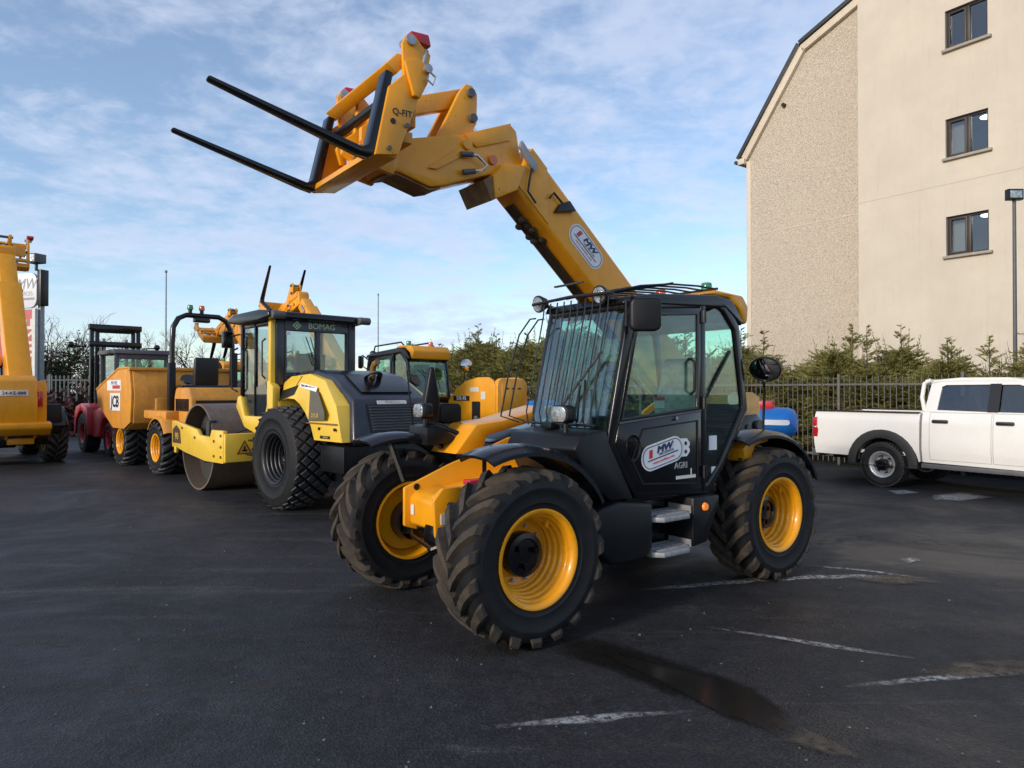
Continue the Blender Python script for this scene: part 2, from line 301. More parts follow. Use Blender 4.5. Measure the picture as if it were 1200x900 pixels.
# ------------------------------------------------------------------ ground
def asphalt():
    m = bpy.data.materials.new('asphalt'); m.use_nodes = True; t = m.node_tree; n = t.nodes; L = t.links; b = n['Principled BSDF']
    c = n.new('ShaderNodeTexCoord')
    def nzz(s, d=6, r=0.6, sc_=(1, 1, 1), rot=0.0, dist=0.0):
        mp = n.new('ShaderNodeMapping'); mp.inputs['Scale'].default_value = sc_; mp.inputs['Rotation'].default_value = (0, 0, rot); L.new(c.outputs['Object'], mp.inputs[0])
        x = n.new('ShaderNodeTexNoise'); x.inputs['Scale'].default_value = s; x.inputs['Detail'].default_value = d; x.inputs['Roughness'].default_value = r; x.inputs['Distortion'].default_value = dist
        L.new(mp.outputs[0], x.inputs['Vector']); return x.outputs[0]
    def ramp(src, p0, p1, c0, c1):
        r = n.new('ShaderNodeValToRGB'); r.color_ramp.elements[0].position = p0; r.color_ramp.elements[1].position = p1
        r.color_ramp.elements[0].color = (*c0, 1); r.color_ramp.elements[1].color = (*c1, 1); L.new(src, r.inputs[0]); return r.outputs[0]
    def mix(f, a, b_, mode='MIX'):
        x = n.new('ShaderNodeMix'); x.data_type = 'RGBA'; x.blend_type = mode
        if isinstance(f, float): x.inputs[0].default_value = f
        else: L.new(f, x.inputs[0])
        for i, v in ((6, a), (7, b_)):
            if isinstance(v, tuple): x.inputs[i].default_value = (*v, 1)
            else: L.new(v, x.inputs[i])
        return x.outputs[2]
    base = ramp(nzz(0.35, 8, 0.62, dist=0.6), 0.32, 0.68, (0.017, 0.018, 0.0215), (0.032, 0.033, 0.036))
    streak = ramp(nzz(0.9, 9, 0.70, (0.30, 2.6, 1), 0.35, 0.6), 0.55, 0.70, (0, 0, 0), (0.75, 0.75, 0.75))
    base = mix(streak, base, (0.078, 0.073, 0.067))
    base = mix(0.8, base, ramp(nzz(5.5, 7, 0.72), 0.33, 0.68, (0.62, 0.62, 0.63), (1.35, 1.34, 1.32)), 'MULTIPLY')
    oil = ramp(nzz(0.62, 5, 0.5, (1, 1, 1), 0.9, 1.2), 0.64, 0.70, (0, 0, 0), (0.65, 0.65, 0.65)); base = mix(oil, base, (0.012, 0.012, 0.013))
    silt = ramp(nzz(0.23, 9, 0.7, (1, 1.7, 1), 0.2, 0.8), 0.58, 0.72, (0, 0, 0), (0.55, 0.55, 0.55))
    base = mix(silt, base, (0.070, 0.060, 0.048))
    vor = n.new('ShaderNodeTexVoronoi'); vor.inputs['Scale'].default_value = 75; L.new(c.outputs['Object'], vor.inputs['Vector'])
    agg = ramp(vor.outputs['Color'], 0.35, 0.95, (0.62, 0.62, 0.64), (1.75, 1.72, 1.66)); base = mix(0.75, base, agg, 'MULTIPLY')
    gr = n.new('ShaderNodeTexVoronoi'); gr.inputs['Scale'].default_value = 23; L.new(c.outputs['Object'], gr.inputs['Vector'])
    grit = ramp(gr.outputs['Distance'], 0.02, 0.055, (1, 1, 1), (0, 0, 0)); gsel = ramp(nzz(14, 2), 0.60, 0.66, (0, 0, 0), (0.6, 0.6, 0.6))
    base = mix(mix(1.0, grit, gsel, 'MULTIPLY'), base, (0.17, 0.16, 0.145))
    L.new(base, b.inputs['Base Color'])
    damp = ramp(nzz(0.5, 7, 0.66, dist=0.7), 0.38, 0.62, (0.42, 0.42, 0.42), (0.80, 0.80, 0.80)); L.new(damp, b.inputs['Roughness'])
    b.inputs['Specular IOR Level'].default_value = 0.34
    bp = n.new('ShaderNodeBump'); bp.inputs['Strength'].default_value = 0.55; bp.inputs['Distance'].default_value = 0.008; L.new(vor.outputs['Distance'], bp.inputs['Height'])
    bp2 = n.new('ShaderNodeBump'); bp2.inputs['Strength'].default_value = 0.35; bp2.inputs['Distance'].default_value = 0.03; L.new(nzz(3.5, 6, 0.6), bp2.inputs['Height'])
    L.new(bp.outputs[0], bp2.inputs['Normal']); L.new(bp2.outputs[0], b.inputs['Normal']); return m
def worn(name, col, lo, hi, scale=9, rough=0.8, stretch=(1, 1, 1)):
    m = bpy.data.materials.new(name); m.use_nodes = True; t = m.node_tree; n = t.nodes; L = t.links; b = n['Principled BSDF']; o = n['Material Output']
    b.inputs['Base Color'].default_value = (*col, 1); b.inputs['Roughness'].default_value = rough; b.inputs['Specular IOR Level'].default_value = 0.2
    c = n.new('ShaderNodeTexCoord'); x = n.new('ShaderNodeTexNoise'); x.inputs['Scale'].default_value = scale; x.inputs['Detail'].default_value = 9; x.inputs['Roughness'].default_value = 0.75
    L.new(c.outputs['Object'], x.inputs['Vector']); r = n.new('ShaderNodeMapRange'); r.inputs['From Min'].default_value = lo; r.inputs['From Max'].default_value = hi; L.new(x.outputs[0], r.inputs['Value'])
    # fades out towards its own edge through a vertex attribute
    at = n.new('ShaderNodeAttribute'); at.attribute_name = 'cover'; ml = n.new('ShaderNodeMath'); ml.operation = 'MULTIPLY'; L.new(r.outputs[0], ml.inputs[0]); L.new(at.outputs['Fac'], ml.inputs[1])
    tr = n.new('ShaderNodeBsdfTransparent'); mx = n.new('ShaderNodeMixShader'); L.new(ml.outputs[0], mx.inputs[0]); L.new(tr.outputs[0], mx.inputs[1]); L.new(b.outputs[0], mx.inputs[2]); L.new(mx.outputs[0], o.inputs[0]); return m
gm = MB(); gm.add([(-300, -120, 0), (300, -120, 0), (300, 480, 0), (-300, 480, 0)], [(0, 1, 2, 3)])
tag(gm.build('ground', asphalt(), smooth=0), 'dark worn asphalt of the machinery yard', kind='structure')
WP = worn('worn_white_paint', (0.42, 0.42, 0.41), 0.40, 0.60, 18); WT = worn('tan_silt', (0.13, 0.105, 0.078), 0.32, 0.60, 7); WS = worn('faint_scuff', (0.12, 0.115, 0.105), 0.46, 0.70, 14); WF = worn('dusty_scuff', (0.085, 0.080, 0.072), 0.46, 0.78, 6)
def cover(o, vals):
    a = o.data.attributes.new('cover', 'FLOAT', 'POINT'); a.data.foreach_set('value', vals)
def strip(name, px, w, mat, z=0.004, jit=0.35):
    P = [Vector(G(*p)) for p in px]; pts = []
    for a, b in zip(P, P[1:]):
        k = max(2, int((b - a).length / 0.12)); pts += [a.lerp(b, i / k) for i in range(k)]
    pts.append(P[-1]); vs = []; fs = []; cv = []
    for i, p in enumerate(pts):
        d = (pts[min(i+1, len(pts)-1)] - pts[max(i-1, 0)]).normalized(); nn = Vector((-d.y, d.x)); e = min(1.0, min(i, len(pts)-1-i) / 4.0)
        for k, c_ in ((-1, 0), (-0.45, 1), (0.45, 1), (1, 0)):
            q = p + nn * w * 0.5 * k * (1 + random.uniform(-jit, jit)) * (0.4 + 0.6 * e); vs.append((q.x, q.y, z)); cv.append(c_ * e)
        if i: o = (i-1) * 4; fs += [(o+j, o+j+1, o+5+j, o+4+j) for j in range(3)]
    mb = MB(); mb.add(vs, fs); ob = mb.build(name, mat, smooth=0, weld=False); cover(ob, cv); return ob
def blob(name, px, mat, z=0.004, fade=0.55):
    P = [Vector(G(*p)) for p in px]; c = sum(P, Vector((0, 0))) / len(P); Q = []
    for a, b in zip(P, P[1:] + P[:1]):
        for i in range(5): Q.append(a.lerp(b, i / 5) )
    Q = [c + (q - c) * (1 + random.uniform(-0.05, 0.05)) for q in Q]; n = len(Q); vs = [(c.x, c.y, z)]; cv = [1.0]
    for s_, v in ((fade, 1.0), (1.0, 0.0)):
        for q in Q: p = c + (q - c) * s_; vs.append((p.x, p.y, z)); cv.append(v)
    fs = [(0, 1+i, 1+(i+1) % n) for i in range(n)] + [(1+i, 1+n+i, 1+n+(i+1) % n, 1+(i+1) % n) for i in range(n)]
    mb = MB(); mb.add(vs, fs); ob = mb.build(name, mat, smooth=0, weld=False); cover(ob, cv); return ob
LBL = 'structure'
for i, (px, w, mt, lb) in enumerate([
    ([(555, 853), (640, 845), (730, 838), (815, 832)], 0.10, WP, 'worn white bay line ending at the puddle'),
    ([(825, 734), (900, 745), (980, 758), (1085, 773)], 0.085, WP, 'worn white bay line running between puddle and rear wheel'),
    ([(980, 805), (1060, 797), (1130, 791), (1230, 786)], 0.10, WP, 'worn white bay line at the frame edge'),
    ([(740, 692), (800, 687), (880, 680), (960, 676), (1010, 675), (1105, 682)], 0.14, WP, 'worn white bay line under the rear wheel'),
    ([(930, 661), (1010, 668), (1108, 681)], 0.09, WP, 'short worn line meeting the bay line behind the rear wheel'),
    ([(370, 716), (430, 714), (500, 722)], 0.06, WS, 'faint pale scuff before the front wheels'),
    ([(0, 858), (90, 862), (190, 868)], 0.09, WS, 'faint pale scuff in the near corner')]):
    tag(strip('painted_line', px, w, mt), lb, kind=LBL)
for px, w in (([(-40, 748), (120, 752), (300, 742), (470, 752)], .30), ([(60, 776), (220, 772), (420, 790), (610, 800)], .22), ([(-30, 800), (150, 806), (330, 800), (520, 822)], .26), ([(200, 690), (330, 684), (470, 700)], .30),
              ([(620, 880), (760, 872), (900, 884), (1080, 900)], .18), ([(700, 716), (820, 712), (960, 728), (1140, 742), (1260, 752)], .25), ([(900, 640), (1020, 632), (1180, 640)], .35), ([(60, 640), (180, 628), (330, 634)], .4)):
    tag(strip('tyre_scuff', px, w, WF, .003, .5), 'faint dusty tyre scuff across the asphalt', kind='structure')
rnd = random.Random(77); gv = MB()
for i in range(150):
    py = 560 + 345 * rnd.random() ** .8; x, y = G(rnd.uniform(-20, 1220), py); r = rnd.uniform(.004, .011) * (1 + (900 - py) / 500); a = rnd.uniform(0, 3.14)
    V = []
    for k in range(5):
        t_ = a + k * 1.2566; V.append((x + r*math.cos(t_)*rnd.uniform(.7, 1.2), y + r*math.sin(t_)*rnd.uniform(.7, 1.2), .001))
    V.append((x + r*.2, y - r*.1, r * rnd.uniform(.6, 1.0))); gv.add(V, [(0, 1, 5), (1, 2, 5), (2, 3, 5), (3, 4, 5), (4, 0, 5)])
tag(gv.build('gravel', pmat('loose_grit', (.10, .094, .086), .9, var=.5, vscale=3), smooth=0, weld=False), 'loose grit scattered on the asphalt', kind='stuff')
for px, mt, lb in [
    ([(1038, 575), (1062, 574), (1080, 578), (1050, 580)], WP, 'small white patch behind the pickup wheel'),
    ([(1090, 580), (1130, 577), (1165, 583), (1128, 588), (1088, 586)], WP, 'bright worn patch beside the pickup'),
    ([(1050, 655), (1068, 653), (1082, 657), (1064, 661)], WP, 'small pale paint fleck on the asphalt'),
    ([(118, 602), (150, 596), (172, 600), (140, 606)], WS, 'faint dusty patch in the open yard'),
    ([(805, 668), (830, 664), (842, 670), (818, 675)], WT, 'dusty patch beneath the cab steps'),
    ([(910, 866), (936, 850), (985, 872), (1012, 890), (975, 886)], WT, 'tan silt at the end of the puddle'),
    ([(1060, 790), (1110, 776), (1170, 772), (1240, 776), (1230, 790), (1130, 796)], WT, 'tan silt along the white line'),
    ([(985, 678), (1050, 672), (1112, 684), (1040, 686)], WT, 'tan silt behind the rear wheel')]:
    tag(blob('ground_patch', px, mt, 0.008), lb, kind=LBL)
WD = worn('damp_asphalt', (0.010, 0.0095, 0.009), 0.25, 0.55, 5, 0.45)
tag(blob('damp_patch', [(640, 742), (690, 744), (750, 760), (820, 782), (880, 800), (850, 836), (790, 818), (720, 788), (650, 766)], WD, 0.003, .6), 'damp dark stain between the front wheel and the puddle', kind='structure')
pm = worn('puddle_edge', (0.016, 0.014, 0.012), -0.2, 0.0, 3, 0.16); pm.node_tree.nodes['Principled BSDF'].inputs['Specular IOR Level'].default_value = 0.36
o = blob('puddle', [(690, 758), (735, 766), (780, 780), (835, 791), (885, 806), (920, 832), (935, 852), (915, 863), (880, 850), (850, 842), (815, 822), (765, 795), (715, 773)], pm, 0.006, 0.80)
tag(o, 'long shallow puddle on the asphalt beside the front wheel', kind='structure')

# ------------------------------------------------------------------ building (wall direction: away to the left)
BD = Vector((-0.588, 0.809)); BN = Vector((-0.809, -0.588))       # along the wall, and out of it
def pebble():
    m = bpy.data.materials.new('pebbledash'); m.use_nodes = True; t = m.node_tree; n = t.nodes; L = t.links; b = n['Principled BSDF']; c = n.new('ShaderNodeTexCoord')
    v = n.new('ShaderNodeTexVoronoi'); v.inputs['Scale'].default_value = 52; L.new(c.outputs['Object'], v.inputs['Vector'])
    x = n.new('ShaderNodeTexNoise'); x.inputs['Scale'].default_value = 9; x.inputs['Detail'].default_value = 8; x.inputs['Roughness'].default_value = 0.8; L.new(c.outputs['Object'], x.inputs['Vector'])
    r = n.new('ShaderNodeValToRGB'); L.new(v.outputs['Color'], r.inputs[0])
    r.color_ramp.elements[0].position = 0.1; r.color_ramp.elements[0].color = (0.45, 0.385, 0.30, 1); r.color_ramp.elements[1].position = 0.75; r.color_ramp.elements[1].color = (0.78, 0.69, 0.565, 1)
    mx = n.new('ShaderNodeMix'); mx.data_type = 'RGBA'; mx.blend_type = 'MULTIPLY'; mx.inputs[0].default_value = 0.7; L.new(r.outputs[0], mx.inputs[6])
    r2 = n.new('ShaderNodeValToRGB'); L.new(x.outputs[0], r2.inputs[0]); r2.color_ramp.elements[0].position = 0.3; r2.color_ramp.elements[0].color = (0.80, 0.78, 0.76, 1); r2.color_ramp.elements[1].position = 0.7; r2.color_ramp.elements[1].color = (1, 1, 1, 1)
    L.new(r2.outputs[0], mx.inputs[7]); L.new(mx.outputs[2], b.inputs['Base Color']); b.inputs['Roughness'].default_value = 0.9
    bp = n.new('ShaderNodeBump'); bp.inputs['Strength'].default_value = 0.8; bp.inputs['Distance'].default_value = 0.03; L.new(v.outputs['Distance'], bp.inputs['Height']); L.new(bp.outputs[0], b.inputs['Normal']); return m
M['pebble'] = pebble()
M['render'] = pmat('smooth_render', (0.60, 0.54, 0.445), 0.85, var=0.06, vscale=0.5, dirt=0.45, dcol=(0.49, 0.43, 0.355), dscale=0.7, dpos=0.52, bump=0.25, bscale=30, streak=0.30, scol=(0.42, 0.37, 0.305))
M['stonesill'] = pmat('concrete_sill', (0.34, 0.30, 0.25), 0.8, var=0.15, vscale=6); M['soffit'] = pmat('cream_barge_board', (0.62, 0.54, 0.43), 0.6, var=0.06, vscale=4)
M['slate'] = pmat('dark_slate', (0.035, 0.037, 0.042), 0.6, var=0.2, vscale=5); M['wframe'] = pmat('brown_window_frame', (0.030, 0.022, 0.019), 0.45, var=0.1, vscale=4)
M['room'] = pmat('room_wall', (0.30, 0.29, 0.27), 0.9); M['curtain'] = pmat('pale_blind', (0.55, 0.54, 0.52), 0.9, var=0.06, vscale=30); M['winglass'] = gmat('window_glass', (0.72, 0.74, 0.74), 0.11, 0.01)
C0 = Vector((10.67, 21.5))                                          # left corner of the smooth tower at the ground
bang = math.degrees(math.atan2(BD.y, BD.x))
bld = thing('apartment_building', 'tall cream rendered building with pebbledash gable, dark roof edge and three windows', 'building', (C0.x, C0.y, 0), bang)
# local frame: +x along the wall away to the left, +y out of the wall towards the yard (rot90 of BD = BN)
# smooth tower: x from -9 to 0, wall plane y = 0 ; pebbledash gable: plane y = -1.25, x from -0.2 to 4.2
WIN = [(-3.52, -2.47, z0, z0 + 1.10) for z0 in (5.46, 8.19, 11.23)]
wx = [-9.0, -3.52, -2.47, 0.0]; wz = [0, 5.46, 6.56, 8.19, 9.29, 11.23, 12.33, 17.0]
mb = MB()
for i in range(3):
    for j in range(7):
        if i == 1 and j in (1, 3, 5): continue
        mb.add([(wx[i], 0, wz[j]), (wx[i+1], 0, wz[j]), (wx[i+1], 0, wz[j+1]), (wx[i], 0, wz[j+1])], [(0, 1, 2, 3)])
for (x0, x1, z0, z1) in WIN:                                        # reveals
    mb.add([(x0, 0, z0), (x1, 0, z0), (x1, 0, z1), (x0, 0, z1), (x0, -0.16, z0), (x1, -0.16, z0), (x1, -0.16, z1), (x0, -0.16, z1)], [(0, 1, 5, 4), (1, 2, 6, 5), (2, 3, 7, 6), (3, 0, 4, 7)])
mb.add([(0, 0, 0), (0, 0, 17), (0, -9, 17), (0, -9, 0), (-9, 0, 0), (-9, 0, 17), (-9, -9, 17), (-9, -9, 0)], [(0, 1, 2, 3), (4, 7, 6, 5), (1, 5, 6, 2), (3, 2, 6, 7)])
wall = mb.build('wall', M['render'], bld, smooth=0)
g = MB(); g.prism([(-0.2, 0), (4.85, 0), (4.85, 10.55), (2.6, 13.62), (-0.2, 14.7)], -9.0, -1.25); g.build('gable_wall', M['pebble'], bld, smooth=0)
bb = MB()
for (a, b) in (((4.97, 10.45), (2.6, 13.69)), ((2.6, 13.69), (-0.2, 14.77))):
    dx, dz = b[0]-a[0], b[1]-a[1]; l = math.hypot(dx, dz); nx, nz_ = dz/l, -dx/l
    bb.prism([(a[0]-nx*0.20, a[1]-nz_*0.20), (a[0]+nx*0.06, a[1]+nz_*0.06), (b[0]+nx*0.06, b[1]+nz_*0.06), (b[0]-nx*0.20, b[1]-nz_*0.20)], -1.6, -1.10)
bb.build('barge_board', M['soffit'], bld, 0.01)
rf = MB()
for (a, b) in (((5.10, 10.40), (2.6, 13.77)), ((2.6, 13.77), (-0.2, 14.85))):
    dx, dz = b[0]-a[0], b[1]-a[1]; l = math.hypot(dx, dz); nx, nz_ = dz/l, -dx/l
    rf.prism([(a[0], a[1]), (a[0]+nx*0.13, a[1]+nz_*0.13), (b[0]+nx*0.13, b[1]+nz_*0.13), (b[0], b[1])], -9.1, -1.02)
rf.build('roof_edge', M['slate'], bld, 0.01)
gt = MB(); gt.box(4.87, 5.15, -1.9, -1.05, 10.2, 10.42); gt.build('eave_box', M['soffit'], bld, 0.02)
gu = MB(); gu.tube([(5.2, -9, 10.3), (5.2, -1.0, 10.3)], 0.07, 8); gu.build('gutter', M['slate'], bld)
vt = MB(); vt.cyl((3.3, -1.25, 11.9), (3.3, -1.13, 11.9), 0.07); vt.build('vent', M['blackprint'], bld)
cn = MB(); cn.box(4.71, 4.89, -1.30, -1.232, 0, 10.3); cn.build('corner_trim', M['soffit'], bld, 0.01)
sg = MB(); sg.box(0.0, 4.71, -1.262, -1.238, 7.475, 7.50); sg.build('string_line', pmat('pale_bead', (.60, .53, .44), .8), bld)
sg = MB(); sg.box(-9.0, 0.0, -0.01, 0.004, 7.468, 7.480); sg.build('render_joint', pmat('joint_line', (.42, .37, .30), .8), bld)
for k, (x0, x1, z0, z1) in enumerate(WIN):
    w = sub('window', bld)
    fr = MB(); y0, y1 = -0.17, -0.09
    fr.ring([(x0, z0), (x1, z0), (x1, z1), (x0, z1)], [(x0+.06, z0+.07), (x1-.06, z0+.07), (x1-.06, z1-.06), (x0+.06, z1-.06)], y0, y1)
    xm = (x0 + x1) / 2 - 0.02; fr.box(xm-.05, xm+.05, y0+.002, y1+.012, z0+.05, z1-.05)
    fr.ring([(xm+.045, z0+.06), (x1-.05, z0+.06), (x1-.05, z1-.05), (xm+.045, z1-.05)], [(xm+.095, z0+.11), (x1-.1, z0+.11), (x1-.1, z1-.1), (xm+.095, z1-.1)], y0+.02, y1+.02)
    fr.build('frame', M['wframe'], w, 0.006)
    for a, b in ((x0+.05, xm-.03), (xm+.08, x1-.09)):
        p = MB(); p.box(a, b, -0.142, -0.134, z0+.06, z1-.05); p.build('pane', M['winglass'], w, smooth=0)
    s_ = MB(); s_.prism([(x0-.10, 0), (x1+.06, 0), (x1+.06, 0.01), (x0-.10, 0.01)], z0-0.075, z0-0.002, axis='z'); s_.v = [(x, (y*10 if y > 0 else -0.15), z) for (x, y, z) in s_.v]
    s_.build('sill', M['stonesill'], w, 0.006)
    r = MB(); r.add([(x0-1, -3.2, z0-.9), (x1+1, -3.2, z0-.9), (x1+1, -3.2, z1+.5), (x0-1, -3.2, z1+.5), (x0-1, -.2, z0-.9), (x1+1, -.2, z0-.9), (x1+1, -.2, z1+.5), (x0-1, -.2, z1+.5)], [(0, 1, 2, 3), (0, 4, 5, 1), (1, 5, 6, 2), (2, 6, 7, 3), (3, 7, 4, 0)])
    r.build('room', M['room'], w, smooth=0)
    cu = MB(); cu.add([(xm+.06, -0.30, z0-.05), (x1+.1, -0.30, z0-.05), (x1+.1, -0.30, z1+.1), (xm+.06, -0.30, z1+.1)], [(0, 1, 2, 3)])
    if k < 2: cu.build('blind', M['curtain'], w, smooth=0)
    if k < 2:
        li = MB(); li.sphere((x0+.30, -.75, z1+.02), .17, 14, 8, (1, 1, .3)); li.build('ceiling_lamp', pmat('lit_ceiling_lamp', (.9, .9, .88), .4, emit=((1, .96, .88), 4.0)), w)

# ------------------------------------------------------------------ bar fence behind the pickup, and behind the yard
F0 = Vector((9.15, 14.2)); FD = Vector((-0.590, 0.807)); FN = Vector((0.807, 0.590)); fang = math.degrees(math.atan2(FD.y, FD.x))
def bar_fence(label, p, ang, length, h, step, panel, mat, barr=0.011):
    t = thing('bar_fence', label, 'fence', (p[0], p[1], 0), ang)
    post = MB().box(-.03, .03, -.03, .03, 0, h + .08).mesh('post', mat, 0.004); railm = MB().box(.03, panel - .03, -.022, .022, -.022, .022).mesh('rail', mat)
    b = MB(); b.box(-barr, barr, -barr, barr, 0.06, h); b.add([(-barr, -barr, h), (barr, -barr, h), (barr, barr, h), (-barr, barr, h), (0, 0, h + .05)], [(0, 1, 4), (1, 2, 4), (2, 3, 4), (3, 0, 4)]); bm_ = b.mesh('bar', mat, smooth=0)
    k = int(length / panel)
    for i in range(k + 1):
        link('post', post, t, (i * panel, 0, 0))
        if i < k:
            for z in (0.22, h - 0.16): link('rail', railm, t, (i * panel, 0, z))
    q = step
    while q < k * panel:
        if min(q % panel, panel - q % panel) > 0.05: link('bar', bm_, t, (q, 0.0, random.uniform(-.008, .008)))
        q += step
    return t
M['fencegrey'] = pmat('weathered_galvanised_bar', (0.115, 0.110, 0.100), 0.6, 0.2, var=0.25, vscale=6)
st = F0 - FD * 2.6
bar_fence('tall grey vertical bar fence in front of the conifer hedge', st, fang, 26.0, 2.02, 0.13, 2.6, M['fencegrey'], 0.009)
bar_fence('grey bar fence behind the red forklift at the yard edge', (-27.0, 27.6), 4, 14.0, 2.3, 0.16, 2.8, M['grey'], 0.02)

# ------------------------------------------------------------------ conifers
def leafmat(name, c0, c1, c2):
    m = bpy.data.materials.new(name); m.use_nodes = True; t = m.node_tree; n = t.nodes; L = t.links; b = n['Principled BSDF']
    c = n.new('ShaderNodeTexCoord'); x = n.new('ShaderNodeTexNoise'); x.inputs['Scale'].default_value = 2.2; x.inputs['Detail'].default_value = 6; x.inputs['Roughness'].default_value = 0.75
    L.new(c.outputs['Object'], x.inputs['Vector']); r = n.new('ShaderNodeValToRGB'); L.new(x.outputs[0], r.inputs[0])
    r.color_ramp.elements[0].position = 0.3; r.color_ramp.elements[0].color = (*c0, 1); r.color_ramp.elements[1].position = 0.72; r.color_ramp.elements[1].color = (*c2, 1)
    e = r.color_ramp.elements.new(0.5); e.color = (*c1, 1); L.new(r.outputs[0], b.inputs['Base Color']); b.inputs['Roughness'].default_value = 0.65; b.inputs['Specular IOR Level'].default_value = 0.25
    return m
M['conifer'] = leafmat('conifer_foliage', (0.105, 0.112, 0.032), (0.20, 0.192, 0.058), (0.32, 0.285, 0.105)); M['bark'] = pmat('bark', (0.085, 0.062, 0.045), 0.9, var=0.3, vscale=12, bump=0.5, bscale=40)
M['ivy'] = leafmat('ivy_foliage', (0.012, 0.022, 0.010), (0.024, 0.036, 0.014), (0.045, 0.055, 0.022)); M['redhedge'] = leafmat('bronze_hedge', (0.035, 0.014, 0.014), (0.060, 0.024, 0.022), (0.085, 0.045, 0.032))
def conifer_meshes(seed, H, rad, n_br, tip):
    """bushy hedge conifer of height H with a thin leader of length tip above it"""
    rnd = random.Random(seed); tr = MB(); tr.tube([(0, 0, 0), (.02, .01, H*.5), (0, .02, H*.93), (0.01, 0, H + tip)], 0.06, 6, taper=0.004); cr = MB(); V = []; F = []
    nl = int(30 * tip); lean = Vector((rnd.uniform(-.25, .25), rnd.uniform(-.25, .25), 0)); shoots = [(rnd.uniform(0, 6.28), rnd.uniform(.2, .75), rnd.uniform(.25, .6)) for _ in range(5)]
    for i in range(n_br + nl):
        if i < n_br:
            u = (i + rnd.random()) / n_br; z = 0.08 + (H - .25) * u ** 0.9; fr = u
            ln = rad * (1.0 if fr < .72 else 1.0 - .55 * (fr - .72) / .28) * rnd.uniform(0.55, 1.12); el = rnd.uniform(0.10, 0.60) + 0.45 * max(0, fr - .6)
        else:
            u = rnd.random() ** 1.25; z = H - .25 + (tip + .22) * u; ln = (.70 * (1 - u) ** .75 + .05) * rnd.uniform(.25, 1.2) * min(1, .45 + tip * .6); el = rnd.uniform(.15, .95)
        a = rnd.uniform(0, 2*math.pi)
        d = Vector((math.cos(a)*math.cos(el), math.sin(a)*math.cos(el), math.sin(el))); side = d.cross(Vector((0, 0, 1))).normalized()
        nseg = max(5, int(ln * 21)); p_prev = Vector((0, 0, z))
        for k in range(nseg):
            s = (k + 0.6) / nseg; p = Vector((0, 0, z)) + d * ln * s + Vector((0, 0, -0.16 * ln * s * s))
            for q in range(3):
                sg = (-1, 1, .15)[q]; L_ = (0.15 * (1.15 - s) + 0.055) * rnd.uniform(0.6, 1.4) * (0.5 + 0.5*min(1, ln)); dd = (d * 0.8 + side * sg * rnd.uniform(.3, 1.0) + Vector((0, 0, rnd.uniform(-.35, .5)))).normalized()
                w = dd.cross(Vector((rnd.uniform(-1, 1), rnd.uniform(-1, 1), rnd.uniform(.2, 1)))).normalized() * 0.0112 * rnd.uniform(.7, 1.5); o_ = len(V)
                V += [p - w*.4, p + dd*L_*.45 + w, p + dd*L_, p + dd*L_*.45 - w]; F.append((o_, o_+1, o_+2, o_+3))
        e = Vector((0, 0, z)) + d * ln * .9 + Vector((0, 0, -.13 * ln)); tr.add([Vector((0, 0, z)) + side*.006, Vector((0, 0, z)) - side*.006, e], [(0, 1, 2)])
    for (a, rr, hh) in shoots:
        b0 = Vector((math.cos(a)*rr*.7, math.sin(a)*rr*.7, H - .35)); b1 = b0 + Vector((math.cos(a)*.18, math.sin(a)*.18, hh + .3)); tr.tube([b0, b0.lerp(b1, .5) + Vector((.02, .02, 0)), b1], .009, 3, taper=.003)
        for k in range(26):
            s = rnd.random(); p = b0.lerp(b1, s); dd = Vector((rnd.uniform(-1, 1), rnd.uniform(-1, 1), rnd.uniform(.1, 1.1))).normalized(); L_ = .13 * (1.2 - s) * rnd.uniform(.6, 1.4); w = dd.orthogonal().normalized() * .012; o_ = len(V)
            V += [p, p + dd*L_*.45 + w, p + dd*L_, p + dd*L_*.45 - w]; F.append((o_, o_+1, o_+2, o_+3))
    cr.add(V, F)
    return tr.mesh('trunk', M['bark'], weld=False), cr.mesh('crown', M['conifer'], smooth=0, weld=False)
CON = [conifer_meshes(1, 2.6, 1.1, 640, 0.35), conifer_meshes(2, 2.75, 1.1, 640, 0.6), conifer_meshes(3, 2.6, 1.15, 640, 1.1), conifer_meshes(4, 2.95, 1.1, 680, 0.8), conifer_meshes(5, 2.5, 1.1, 620, 0.2), conifer_meshes(6, 2.65, 1.15, 640, 1.35)]
spots = []
s = -1.9; k = 0
rnd = random.Random(11)
while s < 27:
    spots.append((s + rnd.uniform(-.15, .15), rnd.uniform(.75, 1.05), k)); s += 0.88; k += 1
s = -2.3
while s < 26:
    spots.append((s + rnd.uniform(-.2, .2), rnd.uniform(1.75, 2.2), k)); s += 1.15; k += 1
ONES = 'first second third fourth fifth sixth seventh eighth ninth tenth eleventh twelfth thirteenth fourteenth fifteenth sixteenth seventeenth eighteenth nineteenth'.split()
def ordinal(n): return ONES[n-1] if n < 20 else ('twentieth', 'thirtieth', 'fortieth')[n // 10 - 2] if n % 10 == 0 else ('twenty', 'thirty', 'forty')[n // 10 - 2] + '-' + ONES[n % 10 - 1]
row_n = [0, 0]
order = [0, 2, 4, 1, 3, 0, 4, 5, 1, 0, 2, 4]
